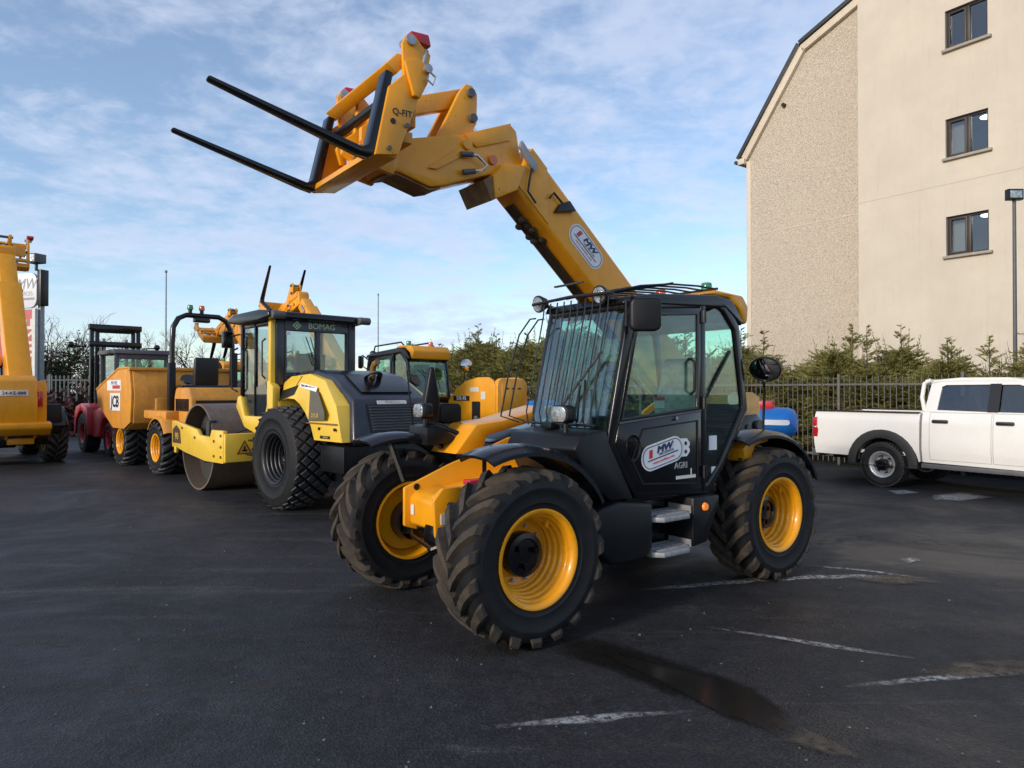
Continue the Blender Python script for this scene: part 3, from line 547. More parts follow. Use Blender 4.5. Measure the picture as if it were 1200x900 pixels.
for i, (s, off, k) in enumerate(spots):
    v = order[(i * 5 + i // 12) % 12] if s < 9 else (0, 4, 1, 4, 0, 0, 4)[(i * 3) % 7]; p = F0 + FD * s + FN * off; sc_ = rnd.uniform(.90, 1.06) * (.88 if s < 3 else 1.0 if s < 9 else 1.30)
    rw = 0 if off < 1.4 else 1; row_n[rw] += 1; look = ('bushy', 'spire-tipped', 'tall-tipped', 'tall bushy', 'low rounded', 'long-tipped')[v]
    t = thing('conifer_tree', f'{look} olive conifer, {ordinal(row_n[rw])} in the {("front", "rear")[rw]} hedge row from the floodlight post end', 'conifer', (p.x, p.y, 0), rnd.uniform(0, 360), 'conifers of the hedge behind the bar fence'); t.scale = (sc_, sc_, sc_ * rnd.uniform(.88, 1.10))
    link('trunk', CON[v][0], t); link('crown', CON[v][1], t)

# ------------------------------------------------------------------ bare trees far behind the left side
def bare_tree(seed, H, spread, ivy):
    rnd = random.Random(seed); tb = MB(); tw = MB(); iv = MB()
    def grow(p, d, ln, r, lvl):
        pts = [p]; q = p.copy(); dd = d.copy(); n = 4 if lvl < 3 else 3
        for i in range(n):
            dd = (dd + Vector((rnd.uniform(-1, 1), rnd.uniform(-1, 1), rnd.uniform(-.3, .7))) * .22).normalized(); q = q + dd * ln / n; pts.append(q.copy())
        (tb if lvl < 3 else tw).tube(pts, r, 6 if lvl < 2 else 3, taper=r * .55)
        if ivy and lvl < 2:
            for pt in pts:
                for _ in range(int(260 * ivy)):
                    c = pt + Vector((rnd.gauss(0, .34), rnd.gauss(0, .34), rnd.gauss(0, .5))); a = Vector((rnd.uniform(-1, 1), rnd.uniform(-1, 1), rnd.uniform(-1, 1))).normalized() * .075; b = a.orthogonal().normalized() * .06
                    iv.add([c - a, c + b, c + a, c - b], [(0, 1, 2, 3)])
        if lvl < 5:
            for _ in range((4, 4, 4, 4, 3)[lvl]):
                k = rnd.randint(1, n); az = rnd.uniform(0, 2*math.pi); e = rnd.uniform(.45, 1.0); o1 = dd.orthogonal().normalized(); o2 = dd.cross(o1)
                nd = (dd * math.cos(e) + (o1 * math.cos(az) + o2 * math.sin(az)) * math.sin(e) * spread + Vector((0, 0, .12))).normalized()
                grow(pts[k], nd, ln * rnd.uniform(.55, .78), max(.008, r * .52), lvl + 1)
    grow(Vector((0, 0, 0)), Vector((0, 0, 1)), H * .34, H * .02, 0)
    return tb, tw, iv
def place_bare(label, px, d, H, seed, ivy, spread=1.0):
    t = thing('bare_tree', label, 'tree', ((px - 600) / FOC * d, d, 0)); tb, tw, iv = bare_tree(seed, H, spread, ivy)
    tb.build('trunk', M['bark'], t, weld=False); c = tw.build('crown', M['bark'], t, weld=False, smooth=0)
    if iv.v: iv.build('ivy', M['ivy'], t, smooth=0, weld=False)
place_bare('leafless tree with dark ivy between the sign and the red forklift', 62, 42, 10.5, 3, 1.0)
place_bare('leafless twiggy tree behind the forklift mast', 100, 55, 9.5, 5, 0.5)
place_bare('leafless rounded tree seen behind the flagpole', 172, 62, 9.0, 8, 0.0)
place_bare('leafless tree seen through the dumper roll bar', 232, 60, 9.0, 9, 0.25)
place_bare('leafless tree seen through the roller cab', 330, 60, 8.5, 13, 0.0)
hb = MB(); rnd = random.Random(21)
for i in range(5200):
    c = Vector((rnd.uniform(-26.5, -15.0), 26.9 + rnd.gauss(0, .35), abs(rnd.gauss(.55, .45)))); a = Vector((rnd.uniform(-1, 1), rnd.uniform(-1, 1), rnd.uniform(-1, 1))).normalized() * .12; b = a.orthogonal().normalized() * .09
    hb.add([c - a, c + b, c + a, c - b], [(0, 1, 2, 3)])
tag(hb.build('low_hedge', M['redhedge'], smooth=0, weld=False), 'low bronze hedge along the fence behind the forklift', 'hedge', kind='thing')

# ------------------------------------------------------------------ poles, lamp, sign
def pole(label, px, d, ytop, r):
    x = (px - 600) / FOC * d; h = CAM_H + (HOR - ytop) / FOC * d; t = thing('flagpole', label, 'pole', (x, d, 0))
    b = MB(); b.cyl((0, 0, 0), (0, 0, h), r, r * .7, 10); b.build('shaft', M['galv'], t); b = MB(); b.sphere((0, 0, h), r * 1.4, 8, 6); b.build('finial', M['galv'], t); b = MB(); b.cyl((0, 0, 0), (0, 0, .05), r * 3, None, 12); b.build('base_plate', M['galv'], t)
pole('thin grey pole standing behind the dumper roll bar', 194, 36, 318, .055); pole('thin grey pole between the roller and the far loader', 443, 46, 345, .05)
lx, ld = (1190 - 600) / FOC * 15.2, 15.2
t = thing('floodlight_post', 'slim floodlight post in front of the cream building', 'lamp post', (lx, ld, 0))
b = MB(); b.cyl((0, 0, 0), (0, 0, 5.85), .045, .035, 10); b.build('post', M['grey'], t)
b = MB(); b.box(-.17, .17, -.06, .06, 5.86, 6.10); b.box(-.03, .03, -.03, .03, 5.8, 5.87); hd = b.build('lamp_head', M['blackprint'], t, .012); b = MB(); b.box(-.13, .13, -.072, -.058, 5.90, 6.06); b.build('lens', M['lens'], hd, .004)
sgx, sgd = (33 - 600) / FOC * 24, 24
t = thing('pylon_sign', 'tall white and red roadside sign with a floodlight on top', 'sign', (sgx, sgd, 0), -18)
b = MB(); b.box(.30, .42, .10, .25, 0, 5.8); b.box(-1.3, -1.18, .10, .25, 0, 5.8); b.build('post', M['galv'], t)
b = MB(); b.prism(rrect(-1.5, .42, 4.55, 5.75, .3), -.05, .05); pn = b.build('sign_panel', M['white'], t, .01)
b = MB(); b.box(.43, .60, -.04, .26, 4.62, 5.85); b.build('lamp_case', M['blackprint'], t, .02)
b = MB(); b.box(-1.35, .33, -.056, -.05, 4.82, 4.90); b.build('printed_bar', M['greyprint'], pn); text('MW', .5, M['greyprint'], pn, (-.05, -.053, 5.36), (1, 0, 0), (0, 0, 1), shear=.25, bold=.01); text('HIRE SERVICES', .2, M['greyprint'], pn, (-.4, -.053, 5.03), (1, 0, 0), (0, 0, 1))
b = MB(); b.box(-1.45, .22, -.03, .03, 2.0, 4.5); rp = b.build('red_panel', pmat('faded_red_panel', (.52, .10, .10), .6, var=.1), t, .01); b = MB(); b.box(.22, .36, -.05, .05, 1.9, 4.52); b.build('panel_edge', M['offwhite'], t)
text('HIRE', .85, M['offwhite'], rp, (-.05, -.035, 3.3), (0, 0, 1), (-1, 0, 0), bold=.01)
b = MB(); b.box(.16, .66, -.30, .12, 6.05, 6.36); b.box(.38, .44, -.1, .0, 5.8, 6.06); fl = b.build('floodlight', M['grey'], t, .02); b = MB(); b.box(.20, .62, -.312, -.298, 6.10, 6.31); b.build('lens', M['lens'], fl)
# ------------------------------------------------------------------ wheels
_tyres = {}
def tyre_mesh(R, W, rim, style):
    key = (R, W, rim, style)
    if key in _tyres: return _tyres[key]
    mb = MB(); fl = R * (0.925 if style == 'ag' else 0.96); mid = (R + rim) / 2
    half = [(rim - .012, .40*W), (rim + .012, .455*W), (rim + .03, .462*W), (rim + .055, .474*W), (rim + .06, .488*W), (rim + .07, .488*W), (rim + .075, .484*W), (mid, .515*W), (mid + .012, .528*W), (mid + .024, .528*W), (mid + .034, .516*W), (mid + (fl-mid)*.55, .515*W), (fl * .985, .455*W), (fl, .33*W)]
    prof = [(r, -y) for r, y in half] + [(fl + .006, 0)] + [(r, y) for r, y in reversed(half)] + [(rim - .012, .30*W), (rim - .012, -.30*W)]
    mb.lathe(prof, n=56, closed=True)
    for rr in (rim + .055, mid + .01): 
        for sg in (-1, 1): pass
    if style == 'ag':
        n = 19
        for sd in (-1, 1):
            for i in range(n):
                t0 = 2*math.pi*(i + (0.5 if sd > 0 else 0)) / n; V = []
                for s_, rr, yy in ((0, R, -.02), (.28, R*1.003, .14), (.55, R, .28), (.8, R*.985, .42), (.93, R*.965, .50), (1.0, R*.90, .535)):
                    th = t0 + 0.40 * s_ ** 0.85; wo, wi = .050 / R * (.85 + .25*s_), .078 / R * (.85 + .35*s_)
                    rb = min(rr - .02, fl - .01) - (0.0 if s_ < .9 else .02)
                    yb = yy - (0 if s_ < .9 else .04)
                    for r_, a, y_ in ((rr, -wo/1.5, yy), (rr, wo/1.5, yy), (rb, wi/1.4, yb), (rb, -wi/1.4, yb)): V.append((r_*math.cos(th+a), sd*y_*W, r_*math.sin(th+a)))
                k = 6; F = [(3, 2, 1, 0), tuple((k-1)*4 + j for j in range(4))]
                for q in range(k-1):
                    for j in range(4): F.append((q*4+j, q*4+(j+1) % 4, q*4+4+(j+1) % 4, q*4+4+j))
                mb.add(V, F, 1)
    elif style == 'diamond':
        n, rows = 26, 6
        for r_ in range(rows):
            y0 = (-.5 + (r_ + .5) / rows) * W * 1.0
            for i in range(n):
                t0 = 2*math.pi*(i + (.5 if r_ % 2 else 0)) / n; ha = 2*math.pi/n*.5*.78; hy = W/rows*.80; rr = R * (1.0 - .055*abs(y0/(W*.5))**2.5); V = []
                for k_, q in ((rr, .80), (fl - .012, 1.0)):
                    for a, y in ((-ha*q, 0), (0, -hy*q), (ha*q, 0), (0, hy*q)):
                        yy = max(-.5*W, min(.5*W, y0 + y)); V.append((k_*math.cos(t0+a), yy, k_*math.sin(t0+a)))
                mb.add(V, [(0, 1, 2, 3), (0, 4, 5, 1), (1, 5, 6, 2), (2, 6, 7, 3), (3, 7, 4, 0)], 1)
    else:
        n = 44
        for r_, (ya, yb) in enumerate(((-.48, -.27), (-.23, -.02), (.02, .23), (.27, .48))):
            for i in range(n):
                t0 = 2*math.pi*(i + .5*(r_ % 2)) / n; ha = math.pi/n*.72; rr = R * (1 if 0 < r_ < 3 else .992); V = []
                for k_ in (rr, fl - .01):
                    for a, y in ((-ha, ya), (ha, ya), (ha, yb), (-ha, yb)): V.append((k_*math.cos(t0+a), y*W, k_*math.sin(t0+a)))
                mb.add(V, [(0, 1, 2, 3), (0, 4, 5, 1), (1, 5, 6, 2), (2, 6, 7, 3), (3, 7, 4, 0)], 1)
    _tyres[key] = mb
    return mb
_wm = {}
def wheel(parent, loc, R, W, rim, style, rimmat, treadmat, right=False, hubmat=None, deep=0.55, spin=0.0, steps=5):
    w = sub('wheel', parent, loc, math.pi if right else 0.0); key = (R, W, rim, style, rimmat.name, treadmat.name, deep)
    if key not in _wm:
        rb = MB(); o_, di = .455*W, W*.5*(1 - deep*2) ; di = .455*W - deep*W
        pr = [(rim + .018, o_), (rim + .020, o_ + .012), (rim + .004, o_ + .014), (rim - .018, o_ - .006)]
        for i in range(1, steps + 1):
            f = i / steps; r0 = rim - .018 - (rim*.24) * f ** .8; y0 = o_ - .006 + (di - o_) * f; pr += [(r0 + rim*.050, y0 + (o_ - di) / steps * .42), (r0 + rim*.012, y0 + (o_-di)/steps*.30), (r0, y0 + (o_-di)/steps*.06)]
        pr += [(rim*.70, di - .004), (rim*.52, di - .012), (rim*.46, di + .008), (0.001, di + .008)]
        rb.lathe(pr, n=56); bk = [(rim + .018, -o_), (rim + .020, -o_ - .012), (rim, -o_ - .012), (rim*.93, -o_*.8), (rim*.88, -o_*.3), (rim*.84, di - .05), (rim*.60, di - .03), (.001, di - .03)]; rb.lathe(bk, n=56)
        a = R_(125); rb.cyl((rim*.83*math.cos(a), di*.3 + o_*.55, rim*.83*math.sin(a)), (rim*.70*math.cos(a), di*.2 + o_*.62, rim*.70*math.sin(a)), .016, .013, 8)
        hb = MB(); hb.lathe([(rim*.48, di - .02), (rim*.50, di + .05), (rim*.47, di + .085), (rim*.36, di + .09), (rim*.33, di + .075), (rim*.16, di + .08), (.001, di + .08)], n=32)
        for i in range(3): a = R_(40 + 120*i); hb.box(rim*.25*math.cos(a)-.02, rim*.25*math.cos(a)+.02, di+.095, di+.118, rim*.25*math.sin(a)-.02, rim*.25*math.sin(a)+.02)
        hb.lathe([(rim*.50, -o_*1.4), (rim*.55, -o_*.7), (rim*.45, di - .035)], n=24)
        nb = MB()
        for i in range(10): a = 2*math.pi*i/10; c_, s_ = math.cos(a)*rim*.60, math.sin(a)*rim*.60; nb.cyl((c_, di - .02, s_), (c_, di + .022, s_), .013, None, 6)
        _wm[key] = (tyre_mesh(R, W, rim, style).mesh('tyre', [M['rubber'], treadmat], smooth=40, weld=False), rb.mesh('rim', rimmat, smooth=50), hb.mesh('hub', hubmat or M['black'], smooth=40), nb.mesh('wheel_nuts', M['steel'], smooth=40))
    t_ = link('tyre', _wm[key][0], w); t_.rotation_euler = (0, spin, 0)
    for nme, i in (('rim', 1), ('hub', 2), ('wheel_nuts', 3)): q_ = link(nme, _wm[key][i], w)
    q_['kind'] = 'stuff'
    return w
def fender(mb, cx_, cz_, r, a0, a1, y0, y1, th=.025, lip=.05, n=18, flare=0.0):
    P = []; out_ = 1 if y1 > 0 else -1
    for i in range(n + 1):
        a = R_(a0 + (a1 - a0) * i / n); rr = r + flare * (1 - i / n) ** 3
        P.append((cx_ + rr*math.cos(a), cz_ + rr*math.sin(a), math.cos(a), math.sin(a)))
    ys = [y0, y0 + (y1-y0)*.12, (y0+y1)/2, y0 + (y1-y0)*.88, y1]; dz = [-lip, -.012, 0, -.012, -lip]
    V = []; F = []; m = len(ys)
    for (x, z, c, s_) in P:
        for y, d in zip(ys, dz): V.append((x + c*d, y, z + s_*d))
        for y, d in zip(ys, dz): V.append((x + c*(d-th), y, z + s_*(d-th)))
    for i in range(n):
        a, b = i*2*m, (i+1)*2*m
        for j in range(m-1): F += [(a+j, a+j+1, b+j+1, b+j), (a+m+j, b+m+j, b+m+j+1, a+m+j+1)]
        F += [(a, b, b+m, a+m), (a+m-1, a+2*m-1, b+2*m-1, b+m-1)]
    for a in (0, n*2*m): F += [(a+j, a+m+j, a+m+j+1, a+j+1) for j in range(m-1)]
    mb.add(V, F)
def sticker(parent, c, xd, ud, w, h, full=True, name='sticker'):
    """white lozenge with a navy rim line, red bar and lettering"""
    c, xd, ud = Vector(c), Vector(xd).normalized(), Vector(ud).normalized(); nd = xd.cross(ud)
    def plate(pts, z0, z1, mat, nm, par, inner=None):
        mb = MB()
        if inner: mb.ring(pts, inner, z0, z1, axis='z')
        else: mb.prism(pts, z0, z1, axis='z')
        mb.map(lambda x, y, z: c + xd*x + ud*y + nd*z); return mb.build(nm, mat, par, smooth=0)
    s_ = plate(rrect(-w/2, w/2, -h/2, h/2, h*.498, 8), 0, .003, M['white'], name, parent)
    i0 = h*.07; plate(rrect(-w/2+i0, w/2-i0, -h/2+i0, h/2-i0, h*.428, 8), .003, .0045, M['navyprint'], 'border_line', s_, rrect(-w/2+i0*1.45, w/2-i0*1.45, -h/2+i0*1.45, h/2-i0*1.45, h*.40, 8))
    plate([(-w*.33, -h*.02), (-w*.25, -h*.02), (-w*.22, h*.30), (-w*.30, h*.30)], .003, .0045, M['redprint'], 'red_bar', s_)
    plate([(-w*.37, -h*.12), (w*.36, -h*.12), (w*.37, -h*.075), (-w*.36, -h*.075)], .003, .0045, M['navyprint'], 'underline', s_)
    text('MW', h*.36, M['navyprint'], s_, c + xd*(w*.05) + ud*(h*.20) + nd*.004, xd, ud, shear=.3, bold=.06, sx=1.4)
    text('HIRE SERVICES', h*.125, M['navyprint'], s_, c + xd*(w*.08) + ud*(h*.015) + nd*.004, xd, ud, shear=.2, sx=1.1)
    text('www.mwhire.com', h*.15, M['redprint'], s_, c - ud*(h*.235) + nd*.004, xd, ud, sx=1.15)
    return s_

# ------------------------------------------------------------------ telehandlers
PV = (-0.5, 1.36); BA0 = 41.0
def telehandler(loc, ang, label, boom_ang=41.0, ext=0.0, main=False, bscale=1.0, fork_rot=0.0, fork_y=(.39, -.61), plate=None, number=None, guard=False, beacons=('green', 'amberoff'), spins=(0, .07, .03, .11), yel=None, forks=True, tower=1.96):
    yel = yel or M['yellow']; T = thing('telehandler', label, 'telehandler', (loc[0], loc[1], 0), ang); bk, pl = M['black'], M['plastic']
    for i, (x, y) in enumerate(((0, .88), (2.8, .88), (0, -.88), (2.8, -.88))): wheel(T, (x, y, .6), .6, .42, .315, 'ag', M['rimyellow'], M['tread'], y < 0, spin=spins[i])
    # chassis
    b = MB(); b.prism([(3.06, .62), (3.08, .92), (3.0, .985), (2.35, 1.0), (1.95, 1.16), (.4, 1.30), (-.45, 1.50), (-.7, 1.3), (-.72, .62), (0, .45), (2.4, .45), (2.7, .5)], .13, .17)
    b.prism([(3.03, .62), (3.03, .93), (2.6, 1.095), (2.2, 1.22), (1.98, 1.295), (1.5, 1.36), (.4, 1.33), (-.45, 1.5), (-.7, 1.3), (-.72, .62), (0, .45), (2.4, .45), (2.7, .5)], -.42, -.38)
    b.box(-.7, 2.6, -.38, .13, .48, .62); b.build('chassis_frame', yel, T, .012)
    b = MB(); b.prism([(2.985, .64), (2.99, .85), (2.93, .905), (2.75, .94), (2.75, .55)], -.378, .128); b.build('front_nose', yel, T, .02); b = MB(); b.prism([(2.75, .90), (2.3, .98), (1.9, 1.10), (1.9, 1.02), (2.75, .80)], -.378, .128); b.build('frame_deck', yel, T, .008)
    b = MB(); b.prism([(3.08, .62), (3.10, .90), (3.02, .99), (2.86, .99), (2.86, .62)], .172, .20); b.build('tow_bracket', yel, T, .012)
    b = MB(); b.box(3.0, 3.04, .203, .212, .72, .80); b.box(2.991, 2.996, -.34, -.29, .72, .80); each(b, 'white_tag', M['offwhite'], T)
    b = MB(); b.box(2.60, 2.78, .10, .20, .99, 1.03); b.build('red_catch', M['redpaint'], T, .01)
    b = MB(); b.prism([(2.52, 1.17), (2.30, 1.42), (2.00, 1.45), (1.45, 1.57), (1.3, 1.57), (1.3, 1.50), (1.6, 1.44), (2.18, 1.32), (2.24, 1.15)], -.86, -.425); b.build('side_cowl', yel, T, .02)
    b = MB(); b.box(-.55, -.35, -1.0, 1.0, .45, .75); b.box(2.68, 2.92, -.66, .66, .52, .70); b.cyl((0, -.66, .6), (0, .66, .6), .12); b.cyl((2.8, -.66, .6), (2.8, .66, .6), .12); b.cyl((2.8, -.12, .58), (2.8, .2, .58), .21); b.cyl((0, -.12, .58), (0, .2, .58), .21); each(b, 'axle', bk, T, .01)
    b = MB(); b.tube([(2.95, .2, .58), (3.05, .1, .52), (3.0, -.3, .55), (2.9, -.5, .6)], .02, 6); b.tube([(2.6, .15, .9), (2.72, .4, .8), (2.76, .62, .68)], .016, 6); b.tube([(2.6, -.45, .9), (2.74, -.55, .82), (2.78, -.64, .7)], .016, 6); each(b, 'brake_hose', bk, T)
    # engine pod on the right
    b = MB(); b.prism([(2.18, .62), (2.2, 1.16), (1.7, 1.34), (.35, 1.38), (.3, .62)], -1.04, -.50); b.build('engine_cover', pl, T, .04, 3)
    b = MB(); b.prism([(2.0, 1.24), (1.3, 1.42), (.4, 1.46), (.4, 1.38), (1.7, 1.3)], -1.0, -.52); b.build('engine_lid', bk, T, .02)
    # rear body: the boom tower and what stands beside it
    tz = tower; xr = -1.04 if not main else -.96
    tw = [(.30, .90), (.28, tz-.42), (.05, tz-.20), (-.20, tz-.07), (-.55, tz), (-.86, tz), (-.98, tz-.06), (xr, tz-.18), (xr, .80), (-.4, .62)]
    b = MB(); b.prism(tw, .172, .21); lp = b.build('tower_plate', yel, T, .012)
    b = MB(); b.prism(tw, -.56, -.52); b.build('tower_plate', yel, T, .012)
    b = MB(); b.prism(rrect(-.545, .195, .85, tz-.02, .14), xr-.05, xr+.06, axis='x'); rbx = b.build('rear_cover', yel, T, .02)
    b = MB(); b.box(xr-.062, xr-.051, -.45, .10, tz-.58, tz-.12); b.build('access_panel', yel, rbx, .008)
    for y in (-.33, -.18, -.03):
        b = MB(); b.prism([(y-.05, tz-.22), (y+.05, tz-.22), (y+.02, tz-.19), (y-.02, tz-.19)], xr-.070, xr-.063, axis='x'); b.build('slot', M['blackprint'], rbx)
    b = MB(); b.prism(rrect(-.64, -.42, 1.02, tz-.44, .02), .211, .222); b.build('lamp_recess', M['blackprint'], lp)
    b = MB(); b.cyl((-.54, .22, 1.20), (-.54, .24, 1.20), .06); b.build('tail_lamp', M['lens'], lp)
    b = MB(); b.box(-.60, -.36, .211, .215, tz-.26, tz-.18); b.box(-.78, -.66, .211, .215, tz-.40, tz-.26); b.box(.06, .12, .211, .215, 1.18, 1.30); each(b, 'decal', M['offwhite'], lp) if not main else None
    if number:
        b = MB(); b.box(-.34, .12, .211, .216, tz-.43, tz-.34); pn = b.build('number_panel', M['blackprint'], lp); text(number, .10, M['white'], pn, (-.11, .217, tz-.385), (-1, 0, 0), (0, 0, 1), bold=.015)
        b = MB(); b.lathe([(.001, 0), (.10, .006), (.15, .022), (.158, .03), (.15, .05), (.001, .06)], n=24); b.map(lambda x, y, z: (.0 + y, -.02 + x, 2.2 + z*.86)); q_ = b.build('rear_mirror', M['blackprint'], T)
        b = MB(); b.lathe([(.001, -.004), (.09, .001), (.14, .016), (.145, .022)], n=24); b.map(lambda x, y, z: (-.003 + y, -.02 + x, 2.2 + z*.86)); b.build('mirror_glass', M['mirror'], q_); b = MB(); b.tube([(.05, -.02, 2.1), (.08, 0, 1.9), (.2, .05, 1.6)], .012, 6); b.build('mirror_stalk', M['blackprint'], q_)
    if plate:
        b = MB(); b.prism([(-1.20, .92), (-1.24, 1.55), (-1.16, 1.95), (-.98, 2.06), (-.45, 2.06), (-.3, 1.6), (-.3, .92)], -.36, 1.0); hs_ = b.build('rear_housing', yel, T, .05, 3)
        b = MB(); b.box(-1.268, -1.25, -.17, .36, 1.60, 1.72); b.map(lambda x, y, z: (x + (z-1.55)*.2, y, z)); pn = b.build('number_plate', M['offwhite'], hs_, .004); text(plate, .105, M['blackprint'], pn, (-1.255, .095, 1.66), (0, -1, 0), (.2, 0, 1), bold=.01)
        b = MB(); b.prism([(-1.30, .86), (-1.30, .98), (-1.1, 1.02), (-.4, 1.02), (-.4, .70), (-1.1, .70)], -.62, 1.05); b.build('rear_bumper', yel, T, .03); b = MB(); b.box(-1.22, -1.14, -.45, -.362, 1.35, 1.70); b.build('tail_lamp', M['taillight'], T, .01)
    b = MB(); b.prism([(-.62, .7), (-.62, 1.16), (.15, 1.16), (.3, .7)], .24, .64); b.build('rear_body', bk, T, .03)
    b = MB(); b.prism([(-.62, .7), (-.62, 1.40), (-.3, 1.40), (.3, 1.2), (.3, .7)], -.95, -.58); b.build('rear_tank', pl, T, .04)
    if main:
        b = MB(); b.prism([(-.45, 1.16), (-.45, 1.40), (-.32, 1.50), (-.05, 1.48), (.0, 1.16)], .22, .62); b.build('valve_block', bk, T, .03); b = MB(); b.cyl((-.32, .62, 1.38), (-.32, .65, 1.38), .05); b.cyl((-.16, .62, 1.36), (-.16, .64, 1.36), .035); each(b, 'valve_cap', M['grey'], T)
        for (x, z, rx) in ((2.96, .86, .022), (2.93, .74, .03)):
            b = MB(); b.cyl((x, .200, z), (x, .2035, z), rx, None, 14); b.build('pin_hole', M['blackprint'], T)
        b = MB(); b.cyl((2.92, -.3805, .93), (2.92, -.377, .93), .028, None, 14); b.build('pin_hole', M['blackprint'], T)
    b = MB(); b.prism([(.30, 1.08), (.34, 1.20), (.20, 1.29), (-.05, 1.32), (-.05, 1.25), (.16, 1.22), (.22, 1.08)], .58, .92); b.build('rear_bracket', yel, T, .01)
    # fenders
    for sy in (1, -1):
        b = MB(); fender(b, 2.8, .6, .735, 60, 152, sy*.68, sy*1.07, flare=.07); b.bar((3.0, sy*.72, 1.30), (2.92, sy*.60, .95), .03, .03); b.build('front_fender', M['fender'], T)
        b = MB(); fender(b, 0, .6, .715, 52, 156, sy*.68, sy*1.09, flare=.17); b.build('rear_fender', M['fender'], T)
    b = MB()
    for k in (0, 1, 2): b.box(2.97 - k*.08, 3.01 - k*.08, .80 + k*.03, .90 + k*.03, 1.332 + k*.005, 1.346 + k*.005)
    each(b, 'fender_slot', M['blackprint'], T)
    # cab
    ol = [(1.80, .90), (2.10, 1.33), (1.855, 2.40), (1.80, 2.44), (.80, 2.50), (.66, 2.46), (.50, 2.28), (.38, 1.55), (.74, 1.05), (.92, .86)]
    il = [(1.76, .98), (2.00, 1.36), (1.77, 2.30), (1.73, 2.34), (.80, 2.42), (.72, 2.39), (.57, 2.24), (.455, 1.57), (.79, 1.10), (.95, .95)]
    b = MB(); b.ring(ol, il, .955, 1.0); b.box(.965, 1.03, .95, 1.003, .88, 2.44); cabf = b.build('cab_frame', bk, T, .012)
    ol2 = [(1.80, .95), (2.10, 1.33), (1.855, 2.40), (.80, 2.50), (.50, 2.28), (.38, 1.55), (.74, .95)]; il2 = [(1.74, 1.45), (1.99, 1.45), (1.77, 2.32), (.83, 2.40), (.58, 2.24), (.47, 1.57), (.74, 1.45)]
    b = MB(); b.ring(ol2, il2, .06, .105); b.build('cab_side_frame', bk, T, .01)
    b = MB(); b.prism(il2, .08, .086); b.build('side_window', M['glass'], T, smooth=0)
    b = MB()
    for (x, z) in ((2.065, 1.36), (1.835, 2.38), (.53, 2.30), (.42, 1.56)): b.box(x-.04, x+.04, .105, .955, z-.04, z+.04)
    b.prism([(1.8, .9), (2.08, 1.33), (2.04, 1.46), (.42, 1.5), (.40, 1.40), (.78, .92)], .108, .16); b.box(.76, 1.85, .16, .95, .86, .93); b.prism([(.40, 1.40), (.42, 1.52), (.46, 1.52), (.80, 1.0), (.78, .93)], .16, .95); b.build('cab_tub', bk, T, .01)
    b = MB(); b.prism([(2.105, 1.40), (1.868, 2.36), (1.858, 2.36), (2.095, 1.40)], .11, .955)
    ws = b.build('windscreen', M['screen'], T, smooth=0)
    b = MB(); b.prism([(.40, 1.55), (.515, 2.28), (.523, 2.28), (.408, 1.55)], .11, .95); rw = b.build('rear_window', M['glass'], T, smooth=0)
    b = MB(); b.tube([(.36, .5, 1.62), (.44, .62, 2.05)], .010, 5); b.bar((.425, .50, 1.95), (.445, .72, 2.1), .016, .01); b.build('rear_wiper', M['blackprint'], T)
    b = MB(); b.prism([(1.93, 2.37), (1.90, 2.43), (1.6, 2.475), (.82, 2.53), (.60, 2.50), (.44, 2.32), (.48, 2.28), (.70, 2.42), (1.7, 2.38)], .06, 1.005); b.build('cab_roof', bk, T, .02, 3)
    b = MB(); b.prism([(.95, 2.53), (.80, 2.575), (.42, 2.555), (.34, 2.46), (.36, 2.31), (.42, 2.30), (.47, 2.42), (.62, 2.52)], .10, .985); b.build('roof_cap', yel, T, .025, 3)
    # door with its window, sticker and handle
    D = sub('door', T)
    b = MB(); b.prism([(1.775, .945), (2.02, 1.33), (1.985, 1.47), (1.035, 1.55), (1.035, .91)], .985, 1.008); b.build('door_panel', bk, D, .008)
    b = MB(); b.ring([(1.735, 1.00), (1.86, 1.20), (1.74, 1.43), (1.08, 1.48), (1.08, .96)], [(1.725, 1.012), (1.845, 1.20), (1.73, 1.418), (1.092, 1.466), (1.092, .972)], 1.008, 1.013); b.build('panel_bead', pl, D)
    b = MB(); b.ring([(1.99, 1.47), (1.79, 2.31), (1.745, 2.345), (1.035, 2.40), (1.035, 1.55)], [(1.94, 1.51), (1.755, 2.27), (1.73, 2.29), (1.085, 2.34), (1.085, 1.585)], .985, 1.006); b.build('window_frame', bk, D, .006)
    b = MB(); b.prism([(1.95, 1.50), (1.76, 2.28), (1.73, 2.30), (1.08, 2.345), (1.08, 1.575)], .992, .998); b.build('door_window', M['glass'], D, smooth=0)
    b = MB(); b.bar((1.98, 1.012, 1.478), (1.04, 1.012, 1.556), .006, .014); b.build('trim_strip', M['grey'], D)
    b = MB(); b.cyl((1.36, 1.0, 1.50), (1.36, 1.03, 1.50), .016, None, 10); b.build('door_knob', M['chrome'], D)
    b = MB(); b.tube([(1.16, 1.0, 1.98), (1.16, 1.04, 1.95), (1.16, 1.04, 1.72), (1.16, 1.0, 1.69)], .014, 6); b.build('pull_handle', M['blackprint'], D)
    b = MB(); b.lathe([(.001, 0), (.085, 0), (.10, .012), (.10, 0)], n=24); b.map(lambda x, y, z: (1.84 + x*.75, 1.008 + y, 1.285 + z)); b.build('vent', pl, D)
    for z in (1.05, 1.62, 2.33):
        b = MB(); b.cyl((1.0, 1.012, z-.05), (1.0, 1.012, z+.05), .018, None, 8); b.build('hinge', bk, D)
    b = MB(); b.prism([(.95, 2.37), (.80, 2.42), (.72, 2.39), (.57, 2.24), (.455, 1.57), (.79, 1.10), (.95, .95)], .972, .978); q = b.build('quarter_window', M['glass'], T, smooth=0)
